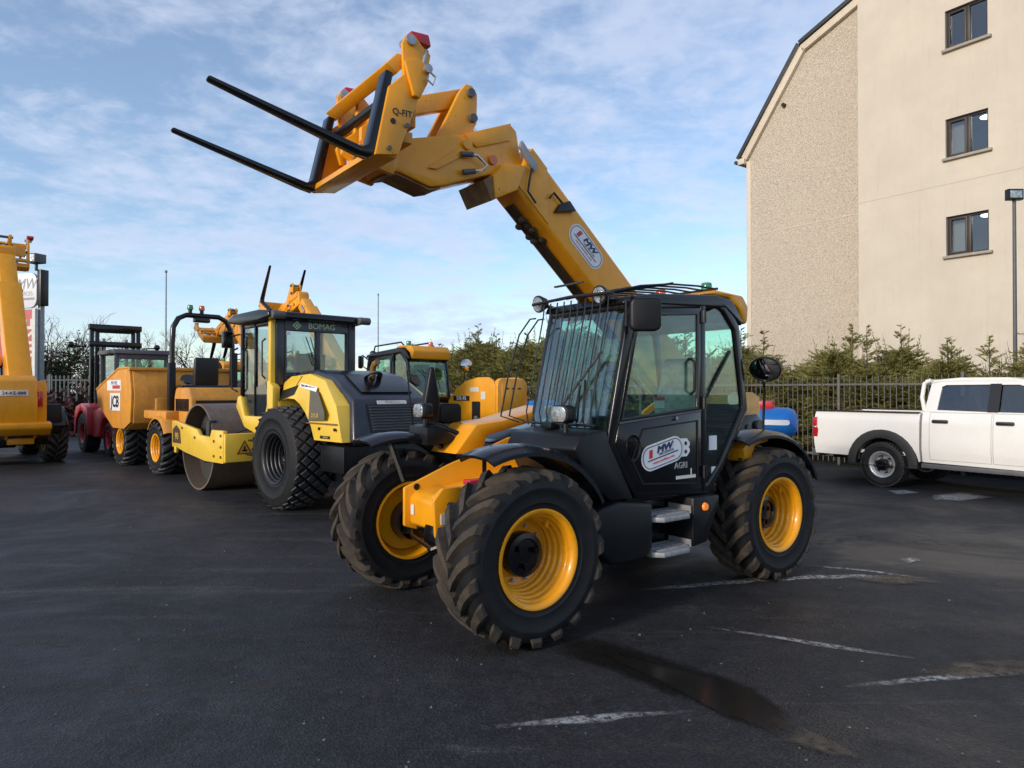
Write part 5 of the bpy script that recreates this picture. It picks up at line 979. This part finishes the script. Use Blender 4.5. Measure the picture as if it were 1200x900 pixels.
for y in (cy1-.02, cy0-.06): 
    b = MB(); b.cyl((.20, y-.1, zt+.04), (.20, y+.1, zt+.04), .06, None, 14); b.build('roof_lamp', M['grey'], T, .01)
b = MB(); b.box(1.42, 1.50, cy1-.09, cy1, 1.62, zt); b.box(.94, .99, cy1-.05, cy1, 1.32, zt); b.box(1.42, 1.50, cy0, cy0+.08, 1.3, zt); b.box(.48, 1.5, cy1-.07, cy1-.01, zt-.10, zt); each(b, 'door_frame', BK, T, .01)
b = MB(); b.box(.50, .94, cy1-.03, cy1-.024, 1.34, zt-.08); b.box(.99, 1.42, cy1-.03, cy1-.024, 1.5, zt-.08); b.box(.48, 1.42, cy0+.02, cy0+.026, 1.34, zt-.08); b.box(1.46, 1.466, cy0+.1, cy1-.1, 1.34, zt-.08); each(b, 'cab_window', M['clearglass'], T, smooth=0)
b = MB(); b.prism([(.995, 1.33), (.995, 1.75), (.60, 1.85), (.52, 1.6), (.52, 1.33)], cy1-.02, cy1-.012); b.build('door_lower_panel', M['tint'], T)
b = MB(); b.tube([(1.50, cy1, 2.62), (1.60, cy1+.16, 2.58)], .015, 6); b.box(1.56, 1.66, cy1+.10, cy1+.24, 2.40, 2.66); b.build('cab_mirror', BK, T, .02)
b = MB(); b.prism([(1.0, 1.3), (1.0, 1.72), (.72, 1.74), (.62, 2.3), (.55, 2.3), (.6, 1.3)], -.10, .42); b.build('seat', M['blackprint'], T, .04); b = MB(); b.cyl((1.35, .2, 1.4), (1.18, .2, 1.95), .04); b.cyl((1.16, .2, 1.95), (1.14, .2, 2.0), .19, .18, 20); b.build('steering_console', M['blackprint'], T)
b = MB(); b.tube([(.36, .28, 2.55), (.35, .16, 2.12)], .008, 5); b.tube([(.36, .36, 2.55), (.35, .18, 2.10)], .008, 5); each(b, 'wiper', M['blackprint'], T)
b = MB(); b.tube([(1.52, .93, 1.70), (1.58, 1.0, 1.75), (1.58, 1.0, 2.35), (1.52, .93, 2.40)], .016, 6); b.tube([(.52, .93, 1.90), (.50, .99, 1.95), (.50, .99, 2.45), (.52, .93, 2.5)], .014, 6); each(b, 'grab_rail', M['blackprint'], T)
b = MB(); b.box(.75, 1.25, .60, .92, .70, .74); b.box(.80, 1.20, .62, .90, .92, .95); each(b, 'access_step', M['plastic'], T, .006)
b = MB(); b.tube([(1.38, .30, .95), (1.60, .42, 1.18), (1.75, .60, 1.12), (1.95, .80, 1.02)], .022, 6); b.tube([(1.38, .20, .95), (1.62, .34, 1.24), (1.80, .55, 1.16), (2.0, .84, .98)], .022, 6); b.tube([(2.3, 1.02, 1.2), (2.5, .95, 1.15), (2.75, .9, .9)], .02, 6); each(b, 'hydraulic_hose', M['blackprint'], T)
# bonnet
side = [(.36, 1.06), (.36, 1.84), (.20, 1.93), (-.35, 1.96), (-.85, 1.86), (-1.38, 1.52), (-1.55, 1.04), (-.80, 1.04)] + [(0 + .86*math.cos(R_(a)), .75 + .86*math.sin(R_(a))) for a in (160, 145, 130, 115, 100, 85, 72)]
b = MB(); b.prism(side, -.84, .84); b.map(lambda x, y, z: (x, y * (1 - .22*max(0, z-1.5)/.46), z)); hs = b.build('bonnet_side', RY, T, .03, 3)
b = MB(); b.prism([(.34, 1.80), (.34, 1.90), (.10, 2.00), (-.40, 2.02), (-.90, 1.93), (-1.45, 1.60), (-1.66, 1.03), (-1.40, 1.03), (-1.2, 1.5), (-.8, 1.75)], -.58, .58); b.map(lambda x, y, z: (x, y * (1 + .18*max(0, 1.75 - z)/.5), z)); nb = b.build('bonnet_top', NV, T, .04, 3)
dn = Vector((-.568, 0, .823)); sl = Vector((-1.45+.90, 0, 1.60-1.93)).normalized()
b = MB(); b.prism([(-.62, 2.0), (-.95, 1.935), (-1.34, 1.70), (-1.32, 1.68), (-.95, 1.9), (-.62, 1.97)], -.42, .42); b.build('louvre_panel', BK, nb)
b = MB(); b.prism([(-1.497, 1.54), (-1.632, 1.17), (-1.61, 1.16), (-1.47, 1.53)], -.44, .44); gr = b.build('rear_grille', BK, nb)
for k in range(9):
    z = 1.19 + k*.038; x = -1.632 + (z-1.17)*.365; b = MB(); b.box(x-.012, x+.01, -.41, .41, z, z+.014); b.build('grille_slat', M['grey'], gr)
b = MB(); b.prism([(-1.485, 1.575), (-1.505, 1.525), (-1.50, 1.52), (-1.48, 1.57)], -.20, .28); b.map(lambda x, y, z: (x-.012, y, z+.01)); npn = b.build('plate_sticker', M['offwhite'], nb); text('PV3621-1', .06, M['greyprint'], npn, (-1.513, .04, 1.560), (0, -1, 0), (-.25, 0, .97))
b = MB(); b.box(-1.67, -1.60, -.46, .46, 1.06, 1.13); b.build('lower_grille', BK, nb, .01)
b = MB(); b.tube([(-.98, .02, 1.86), (-1.0, .02, 2.05), (-1.04, .02, 2.10), (-1.12, .02, 2.13)], .045, 10); b.build('exhaust', M['oilbrown'], T); b = MB(); b.lathe([(.15, 0), (.13, .03), (.07, .02)], n=20); b.map(lambda x, y, z: (-.98 + x, .02 + z, 1.90 + y - x*.55)); b.build('exhaust_collar', M['grey'], T)
def bside(x, z, o=0.0): return .84 * (1 - .22*max(0, z-1.5)/.46) + o
b = MB(); P = [(-.50, 1.78), (-.78, 1.70), (-1.10, 1.42), (-1.10, 1.32), (-.66, 1.30)]; b.prism(P, 0, .006); b.map(lambda x, y, z: (x, bside(x, z, .002) + y, z)); dv = b.build('side_vent', pmat('vent_grey', (.11, .10, .075), .6, var=.2, vscale=30), hs, smooth=0)
text('213 D', .075, M['rollyellow'], dv, (-.84, bside(0, 1.38, .009), 1.375), (-1, 0, 0), (0, 0, 1), bold=.01)
b = MB(); P = [(.30, 1.72), (.30, 1.56), (-.10, 1.66), (-.13, 1.80)]; b.prism(P, 0, .006); b.map(lambda x, y, z: (x, bside(x, z, .002) + y, z)); b.build('intake_vent', M['blackprint'], hs, smooth=0)
b = MB(); P = [(-.18, 1.775), (-.18, 1.835), (-.72, 1.765), (-.72, 1.70)]; b.prism(P, 0, .004); b.map(lambda x, y, z: (x, bside(x, z, .004) + y, z)); ms = b.build('hire_sticker', M['white'], hs, smooth=0); text('MW HIRE SERVICES', .05, M['navyprint'], ms, (-.45, bside(0, 1.77, .009), 1.768), (-.99, 0, -.125), (-.125, .19, .97), bold=.01)
for P in ([(.02, 1.66), (-.005, 1.66), (-.145, 1.93), (-.12, 1.93)], [(-.60, 1.28), (-.60, 1.262), (-1.42, 1.262), (-1.42, 1.28)]):
    b = MB(); b.prism(P, 0, .003); b.map(lambda x, y, z: (x, bside(x, z, .001) + y, z)); b.build('panel_seam', M['oilbrown'], hs, smooth=0)
for (x, z) in ((-.30, 1.14), (-.95, 1.20), (-1.36, 1.20)):
    b = MB(); b.cyl((x, bside(x, z, -.01), z), (x, bside(x, z, .012), z), .022, None, 12); b.build('bonnet_latch', M['blackprint'], hs)
b = MB(); b.box(-1.24, -.98, .842, .846, 1.07, 1.11); ml_ = b.build('maker_plate', M['blackprint'], hs); text('BOMAG', .035, M['rollyellow'], ml_, (-1.13, .847, 1.09), (-1, 0, 0), (0, 0, 1))

# ------------------------------------------------------------------ site dumper
T = thing('site_dumper', 'orange site dumper with a tall skip and black roll bar ahead of the roller', 'dumper', (-6.55, 15.0, 0), 134)
DY = M['dumpyellow']
for x in (0, 2.48):
    for y in (.78, -.78): wheel(T, (x, y, .55), .55, .50, .27, 'ag', M['rimyellow'], M['cleantread'], y < 0, deep=.4, spin=x)
b = MB(); so = [(1.42, 1.02), (1.34, 1.66), (1.50, 2.20), (2.30, 2.20), (4.15, 1.74), (4.05, 1.40), (2.75, .86), (1.9, .86)]
b.prism(so, 1.04, 1.10); b.prism(so, -1.10, -1.04); sdp = each(b, 'skip_side', DY, T, .012)[0]
b = MB(); b.prism([(1.40, 1.0), (1.32, 1.66), (1.46, 2.20), (1.52, 2.20), (1.40, 1.66), (1.48, 1.0)], -1.04, 1.04); b.prism([(1.42, 1.0), (1.9, .84), (2.75, .84), (4.05, 1.38), (4.15, 1.72), (4.08, 1.74), (3.98, 1.44), (2.73, .92), (1.92, .92), (1.48, 1.06)], -1.04, 1.04)
b.box(1.40, 1.56, -1.12, 1.12, 2.16, 2.235); b.build('skip', DY, T, .015)
b = MB(); b.box(1.26, 1.36, .30, .62, 1.0, 1.55); b.box(1.26, 1.36, -.62, -.30, 1.0, 1.55); each(b, 'skip_rib', DY, T, .02)
b = MB(); b.tube([(1.48, 1.09, 2.22), (2.30, 1.09, 2.22), (4.14, 1.09, 1.75)], .03, 8); b.tube([(1.48, -1.09, 2.22), (2.30, -1.09, 2.22), (4.14, -1.09, 1.75)], .03, 8); each(b, 'skip_rim', DY, T)
b = MB(); b.cyl((1.0, .2, .9), (1.9, .2, 1.1), .06); b.cyl((1.0, -.2, .9), (1.9, -.2, 1.1), .06); each(b, 'tipping_ram', M['steel'], T)
b = MB(); fender(b, 0, .55, .66, 35, 150, .60, 1.02, th=.02); fender(b, 0, .55, .66, 35, 150, -.60, -1.02, th=.02); each(b, 'mudguard', DY, T)
b = MB(); b.tube([(.12, -.62, 2.5), (.2, -.85, 2.55), (.2, -.92, 2.5)], .014, 6); b.build('mirror_arm', M['blackprint'], T); b = MB(); b.prism(rrect(-1.02, -.84, 2.22, 2.52, .04), .18, .22, axis='x'); b.build('mirror', M['plastic'], T, .01)
b = MB(); b.box(2.15, 2.95, 1.101, 1.105, 1.26, 1.66); w_ = b.build('white_panel', M['white'], sdp); text('JCB', .36, M['blackprint'], w_, (2.56, 1.106, 1.455), (-1, 0, 0), (0, 0, 1), shear=.1, bold=.035, sx=1.1)
b = MB(); b.box(2.10, 3.2, 1.101, 1.105, 1.72, 1.96); w_ = b.build('hire_sticker', M['white'], sdp); b = MB(); b.box(2.16, 2.75, 1.105, 1.107, 1.76, 1.84); b.build('sticker_bar', M['redprint'], w_); text('MW HIRE', .12, M['navyprint'], w_, (2.62, 1.106, 1.89), (-1, 0, 0), (0, 0, 1))
b = MB(); b.box(-1.0, 2.9, -.42, .42, .50, .86); b.cyl((0, -.6, .55), (0, .6, .55), .14); b.cyl((2.48, -.6, .55), (2.48, .6, .55), .14); b.build('chassis', BK, T, .02)
b = MB(); b.prism([(-.95, .85), (-.95, 1.55), (-.80, 1.78), (-.10, 1.78), (.0, 1.60), (.0, .85)], -.66, .66); hb_ = b.build('engine_bonnet', DY, T, .05, 3)
b = MB(); b.box(-.98, -.952, -.56, .56, 1.20, 1.52); b.build('grille', BK, hb_); b = MB(); b.box(-.86, -.12, .661, .668, 1.30, 1.55); b.build('side_grille', BK, hb_); b = MB(); b.box(-.985, -.955, -.45, .1, 1.40, 1.46); b.build('red_stripe', M['redprint'], hb_)
b = MB(); b.box(-.30, 1.1, .55, .92, 1.12, 1.30); b.box(-.30, 1.1, -.92, -.55, 1.12, 1.30); b.box(.05, 1.15, -.56, .56, 1.0, 1.12); each(b, 'foot_platform', DY, T, .03)
b = MB(); b.tube([(.12, .66, 1.1), (.12, .66, 2.7), (.12, .64, 3.05), (.12, .54, 3.24), (.12, .38, 3.32), (.12, -.30, 3.32), (.12, -.46, 3.24), (.12, -.56, 3.05), (.12, -.60, 2.7), (.12, -.60, 1.1)], .055, 10); b.build('roll_bar', BK, T)
b = MB(); b.box(.05, .19, .6, .74, 1.1, 2.3); b.box(.05, .19, -.70, -.56, 1.1, 2.55); each(b, 'roll_bar_sleeve', M['plastic'], T, .02)
b = MB(); b.box(.06, .20, -.1, .22, 3.18, 3.28); b.build('cross_plate', BK, T, .01)
for y, c in ((.30, 'green'), (.06, 'amberoff')):
    b = MB(); b.cyl((.12, y, 3.37), (.12, y, 3.44), .04); q_ = b.build('beacon', M['blackprint'], T); b = MB(); b.cyl((.12, y, 3.44), (.12, y, 3.54), .065, .055, 12); b.build('beacon_lens', M[c], q_, .012)
b = MB(); b.prism([(.62, 1.7), (.60, 1.84), (.16, 1.88), (.04, 2.42), (-.06, 2.42), (.0, 1.7)], -.26, .26); b.build('seat', M['blackprint'], T, .05, 3)
b = MB(); b.box(-.15, .60, -.5, .5, 1.74, 1.84); b.build('seat_deck', BK, T, .03)
b = MB(); b.cyl((1.15, 0, 1.1), (.98, 0, 1.95), .05); b.cyl((.98, 0, 1.95), (.96, 0, 1.98), .2, .19, 20); b.box(1.1, 1.25, -.3, .3, 1.5, 1.8); b.build('steering_console', BK, T)

# ------------------------------------------------------------------ red forklift
T = thing('forklift', 'red rough terrain forklift with a black twin mast behind the dumper', 'forklift', (-9.95, 18.9, 0), 134)
RD = M['redpaint']; M['whiterim'] = pmat('cream_rim', (.45, .43, .40), .5, var=.1)
for x, y, r in ((0, .68, .44), (0, -.68, .44), (2.0, .82, .55), (2.0, -.82, .55)): wheel(T, (x, y, r), r, .36, r*.52, 'road', M['redpaint'], M['cleantread'], y < 0, deep=.35)
b = MB(); arc = [(0 + .56*math.cos(R_(a)), .44 + .56*math.sin(R_(a))) for a in range(5, 176, 17)]; b.prism([(.9, .44)] + [(1.3, .44), (1.3, 1.15), (.6, 1.28), (-.5, 1.18), (-.85, 1.0), (-.9, .44)] + arc[::-1], -.92, .92); b.build('body', RD, T, .05, 3)
b = MB(); arc = [(2.0 + .66*math.cos(R_(a)), .5 + .66*math.sin(R_(a))) for a in range(0, 181, 18)]; b.prism([(2.76, .48), (2.76, .9), (2.6, 1.26), (2.0, 1.36), (1.35, 1.26), (1.3, .5)] + arc[::-1], .60, 1.04); b.prism([(2.76, .48), (2.76, .9), (2.6, 1.26), (2.0, 1.36), (1.35, 1.26), (1.3, .5)] + arc[::-1], -1.04, -.60); each(b, 'front_fender', RD, T, .03)
b = MB(); b.box(-.85, 2.5, -.55, .55, .40, .8); b.cyl((0, -.6, .44), (0, .6, .44), .12); b.build('chassis', BK, T, .02)
b = MB()
for x, y in ((.15, .62), (.15, -.62), (1.55, .62), (1.55, -.62)): b.box(x-.05, x+.05, y-.05, y+.05, 1.1, 2.72)
b.box(.10, .2, -.66, .66, 1.2, 1.4); b.box(.1, .2, -.62, .62, 2.56, 2.70); each(b, 'cab_frame', M['grey'], T, .01)
b = MB(); b.prism([(.0, 2.70), (.05, 2.82), (1.6, 2.82), (1.7, 2.70)], -.72, .72); b.build('cab_roof', M['grey'], T, .03)
b = MB(); b.box(.14, .146, -.58, .58, 1.4, 2.56); b.box(1.55, 1.556, -.58, .58, 1.4, 2.6); b.box(.2, 1.5, .60, .606, 1.2, 2.66); b.box(.2, 1.5, -.606, -.60, 1.2, 2.66); each(b, 'cab_window', M['glass'], T, smooth=0)
b = MB(); b.prism([(.9, 1.2), (.9, 1.6), (.6, 1.64), (.52, 2.3), (.44, 2.3), (.5, 1.2)], -.28, .28); b.build('seat', M['blackprint'], T, .04)
m_ = sub('mast', T)
for y in (.62, .48, -.48, -.62):
    b = MB(); b.box(2.62, 2.74, y-.05, y+.05, .25, 3.66); b.build('mast_rail', BK, m_, .01)
for z in (3.52, 3.02):
    b = MB(); b.prism([(-.70, z-.02), (-.70, z+.14), (.70, z+.14), (.70, z-.02), (.4, z-.10 if z > 3.1 else z-.02), (-.4, z-.10 if z > 3.1 else z-.02)], 2.58, 2.78, axis='x'); b.build('cross_head', BK, m_, .01)
for y in (.3, -.3):
    b = MB(); b.cyl((2.68, y, .3), (2.68, y, 3.1), .05, None, 10); b.cyl((2.68, y, 3.05), (2.68, y, 3.25), .06, .03, 10); b.build('lift_cylinder', M['galv'], m_)
b = MB(); b.tube([(2.66, .72, 2.98), (2.66, 1.12, 3.02)], .02, 6); b.sphere((2.66, 1.15, 3.04), .09, 10, 8); b.tube([(2.66, -.72, 2.98), (2.66, -1.12, 3.02)], .02, 6); b.sphere((2.66, -1.15, 3.04), .09, 10, 8); each(b, 'mast_lamp', BK, m_)
b = MB()
for k in range(5): b.tube([(2.5, .40 + .04*k, 3.0), (2.48, .38 + .05*k, 2.0), (2.4, .42 + .04*k, 1.2)], .016, 5)
each(b, 'mast_hose', M['blackprint'], m_)
b = MB(); b.box(2.80, 2.90, -.8, .8, .5, .62); b.box(2.80, 2.90, -.8, .8, .9, 1.02); b.build('carriage', BK, m_, .01)
for y in (.4, -.4):
    b = MB(); b.prism([(2.90, .98), (2.95, .98), (2.95, .16), (4.1, .12), (4.1, .10), (2.90, .10)], y-.06, y+.06); b.build('fork', BK, m_, .006)

# ------------------------------------------------------------------ white pickup (its right side is the plane y = 0)
T = thing('pickup_truck', 'white double cab pickup truck with dark wheel arch trim by the fence', 'pickup', (6.6, 12.5, 0), -56.1)
CP = M['carpaint']; M['carrim'] = pmat('steel_wheel_silver', (.50, .50, .51), .35, .6, var=.1); M['arch'] = pmat('grey_arch_trim', (.022, .022, .023), .6, var=.12, vscale=8)
for x in (0, 3.08):
    for y in (.12, 1.68):
        w = wheel(T, (x, y, .40), .40, .25, .215, 'road', M['carrim'], M['cleantread'], y < .9, deep=.26, steps=2)
        b = MB()
        for k in range(6): a = R_(60*k + 12); c_, s_ = math.cos(a)*.150, math.sin(a)*.150; b.cyl((c_, .046, s_), (c_, .062, s_), .034, None, 10)
        each(b, 'rim_hole', M['blackprint'], w)
def arcp(cx_, r, a0=0, a1=180, n=12, cz_=.40): return [(cx_ + r*math.cos(R_(a0 + (a1-a0)*i/n)), cz_ + r*math.sin(R_(a0 + (a1-a0)*i/n))) for i in range(n+1)]
AR = .485
ZC = (.58, .64, .67, .72, .82, .95, 1.08, 1.16, 1.20, 1.24, 1.29, 1.33)
def cside(x, y, z):
    pts = ((.40, .05), (.52, .034), (.62, .016), (.655, .010), (.69, .002), (.82, .0), (1.0, .004), (1.14, .012), (1.19, .014), (1.22, .020), (1.30, .042), (1.36, .060), (1.5, .08)); o = pts[0][1]
    for (a, c), (b_, d) in zip(pts, pts[1:]):
        if a <= z <= b_: o = c + (d - c) * (z - a) / (b_ - a)
    return (x, y + (o if y < .9 else -o), z)
bed = [(-1.30, .52), (-1.33, .95), (-1.30, 1.33), (.64, 1.33), (.64, .50), (AR, .45)] + arcp(0, AR, 6, 174) + [(-AR, .52)]
for y0, y1 in ((0.0, .08), (1.72, 1.80)):
    b = MB(); b.prism(bed, y0, y1); curved(b, 'bed_side', CP, T, ZC, cside)
b = MB(); b.box(-1.28, .62, .085, 1.715, .58, .64); b.box(-1.31, -1.25, .082, 1.718, .56, 1.32); b.box(.56, .62, .082, 1.718, .6, 1.32); b.build('bed_floor', CP, T, .012)
b = MB(); b.box(-1.32, .63, -.012, .09, 1.332, 1.352); b.box(-1.32, .63, 1.71, 1.812, 1.332, 1.352); each(b, 'bed_rail_cap', M['blackprint'], T, .008)
b = MB(); b.prism([(-1.345, .82), (-1.352, 1.20), (-1.25, 1.215), (-1.255, 1.04), (-1.225, .98), (-1.235, .82)], .0, .10); tl_ = b.build('tail_lamp', M['taillight'], T, .012); b = MB(); b.box(-1.35, -1.262, -.004, .02, 1.00, 1.035); b.build('clear_band', M['lens'], tl_, .004)
b = MB(); b.box(-1.42, -1.28, .1, 1.7, .45, .60); b.build('rear_bumper', M['grey'], T, .03)
cabp = [(.68, .50), (.68, 1.36), (2.72, 1.36), (3.95, 1.22), (4.12, 1.0), (4.15, .50), (3.08+AR, .48)] + arcp(3.08, AR, 6, 174) + [(3.08-AR, .48)]
b = MB(); b.prism(cabp, 0.0, 1.80); bdy = curved(b, 'body', CP, T, ZC, cside)
def tumble(x, y, z): k = .05 + .30*(max(0, z-1.36)); return (x, y + (k if y < .9 else -k), z)
GL_o = [(.70, 1.36), (.78, 1.86), (.95, 1.90), (2.05, 1.885), (2.28, 1.82), (2.98, 1.36)]; 
for y0, y1 in ((.0, .06), (1.74, 1.80)):
    b = MB(); b.ring([(.70, 1.355), (.76, 1.84), (1.0, 1.88), (1.75, 1.885), (1.75, 1.355)], [(.90, 1.39), (.93, 1.78), (1.0, 1.81), (1.68, 1.815), (1.68, 1.375)], y0, y1); b.ring([(1.752, 1.355), (1.752, 1.885), (2.08, 1.88), (2.32, 1.80), (2.98, 1.355)], [(1.80, 1.375), (1.80, 1.81), (2.06, 1.81), (2.24, 1.75), (2.84, 1.37)], y0, y1); b.map(tumble); b.build('window_surround', CP, T, .008)
    b = MB(); b.box(1.66, 1.82, y0-.004 if y0 < .5 else y1-.002, y0+.002 if y0 < .5 else y1+.004, 1.37, 1.83); b.map(tumble); b.build('door_pillar', M['blackprint'], T)
    ym = (y0+y1)/2
    for P in ([(.89, 1.38), (.92, 1.785), (1.0, 1.82), (1.69, 1.825), (1.69, 1.37)], [(1.79, 1.37), (1.79, 1.82), (2.06, 1.82), (2.25, 1.76), (2.86, 1.365)]):
        b = MB(); b.prism(P, ym-.004, ym+.004); b.map(tumble); b.build('side_window', M['tint'], T, smooth=0)
b = MB(); b.prism([(.72, 1.84), (.80, 1.90), (1.2, 1.935), (1.9, 1.93), (2.25, 1.86), (2.32, 1.79), (2.1, 1.84), (.9, 1.86)], .20, 1.60); b.build('cab_roof', CP, T, .02, 3)
b = MB(); b.add([(2.99, .09, 1.36), (2.99, 1.71, 1.36), (2.31, 1.55, 1.81), (2.31, .25, 1.81)], [(0, 1, 2, 3)]); b.add([(.71, .10, 1.38), (.71, 1.70, 1.38), (.78, 1.56, 1.82), (.78, .24, 1.82)], [(0, 1, 2, 3)]); each(b, 'windscreen', M['tint'], T, smooth=0)
b = MB(); b.tube([(.69, .10, 1.36), (.62, .16, 1.60), (.64, .20, 1.84), (.74, .22, 1.90)], .035, 8); b.tube([(.69, 1.70, 1.36), (.62, 1.64, 1.60), (.64, 1.60, 1.84), (.74, 1.58, 1.90)], .035, 8); b.tube([(.68, .2, 1.88), (.68, 1.6, 1.88)], .03, 8); each(b, 'sports_bar', CP, T)
for x0, x1 in ((.80, 1.735), (1.755, 2.66)):
    z0 = .55; b = MB(); b.ring([(x0, z0), (x1, z0), (x1, 1.35), (x0, 1.35)], [(x0+.006, z0+.006), (x1-.006, z0+.006), (x1-.006, 1.345), (x0+.006, 1.345)], -.0012, .012); curved(b, 'door_seam', M['galv'], bdy, ZC, cside)
    b = MB(); b.prism(rrect(x0+.05, x0+.29, 1.185, 1.215, .014), -.014, .014); b.build('door_handle', M['blackprint'], bdy, .004)
    b = MB(); b.prism(rrect(x0+.04, x0+.30, 1.165, 1.23, .028), .008, .016); b.build('handle_recess', M['grey'], bdy)
b = MB(); b.box(.66, 2.56, .02, .10, .40, .48); b.build('sill', M['grey'], T, .01)
for cx_ in (0, 3.08):
    b = MB(); b.ring(arcp(cx_, .625, -2, 182, 16), arcp(cx_, .475, -2, 182, 16), -.035, .06); b.build('arch_trim', M['arch'], T, .012)
    b = MB(); fender(b, cx_, .40, .53, 0, 180, .085, .45, th=.02, lip=.0); b.prism(arcp(cx_, .53, 0, 180, 14), .44, .46); b.build('wheel_liner', M['blackprint'], T)
b = MB(); b.box(-1.2, 3.9, .45, .60, .42, .54); b.box(-1.2, 3.9, 1.2, 1.35, .42, .54); b.cyl((0, .2, .385), (0, 1.6, .385), .06); b.build('chassis_rail', M['blackprint'], T)
b = MB()
for x in (1.0, 2.0):
    for y in (.5, 1.3): b.prism([(x+.35, .8), (x+.35, .98), (x, 1.0), (x-.12, 1.62), (x-.2, 1.62), (x-.1, .8)], y-.24, y+.24)
each(b, 'seat', M['blackprint'], T, .04)

# ------------------------------------------------------------------ bowsers
def bowser(loc, ang, label):
    T = thing('fuel_bowser', label, 'bowser', (loc[0], loc[1], 0), ang, 'blue tank trailers')
    b = MB(); b.lathe([(.001, -.80), (.12, -.785), (.20, -.74), (.235, -.66), (.24, .66), (.235, .66), (.20, .74), (.12, .785), (.001, .80)], n=28); b.map(lambda x, y, z: (y, x*1.15, z + 1.22)); tk = b.build('tank', M['blue'], T)
    b = MB(); b.prism(rrect(-.72, -.32, 1.19, 1.27, .038), .262, .276); b.prism(rrect(-.72, -.32, 1.19, 1.27, .038), -.276, -.262); b.prism(rrect(.1, .6, 1.19, 1.27, .038), .262, .276); b.prism(rrect(.1, .6, 1.19, 1.27, .038), -.276, -.262); each(b, 'tank_label', M['white'], tk)
    b = MB(); b.cyl((.3, 0, 1.45), (.3, 0, 1.50), .10); b.build('filler_cap', M['blackprint'], tk); b = MB(); b.box(-.45, -.05, -.12, .12, 1.42, 1.56); b.build('pump_box', M['redpaint'], T, .02)
    b = MB(); b.box(-.9, .9, -.34, -.26, .55, .63); b.box(-.9, .9, .26, .34, .55, .63)
    for x in (-.85, 0, .82): b.box(x, x+.07, -.26, .26, .56, .62)
    for x in (-.5, .5): b.prism([(-.24, .62), (.24, .62), (.27, 1.10), (.2, 1.04), (0, .97), (-.2, 1.04), (-.27, 1.10)], x-.03, x+.03, axis='x')
    b.bar((.9, .28, .59), (1.6, 0, .55), .06, .06); b.bar((.9, -.28, .59), (1.6, 0, .55), .06, .06); b.cyl((1.55, 0, .1), (1.55, 0, .75), .03, None, 10); b.cyl((0, -.5, .33), (0, .5, .33), .03); b.box(-.05, .05, -.3, .3, .33, .56); b.build('trailer_frame', M['grey'], T, .008)
    for y in (.50, -.50): wheel(T, (0, y, .31), .31, .17, .18, 'road', M['whiterim'], M['cleantread'], y < 0, deep=.3, steps=2)
bowser((3.72, 11.2), 150, 'blue tank trailer behind the rear wheel of the large telehandler')
bowser((.45, 18.2), 15, 'blue tank trailer before the hedge, beside the far telehandler')
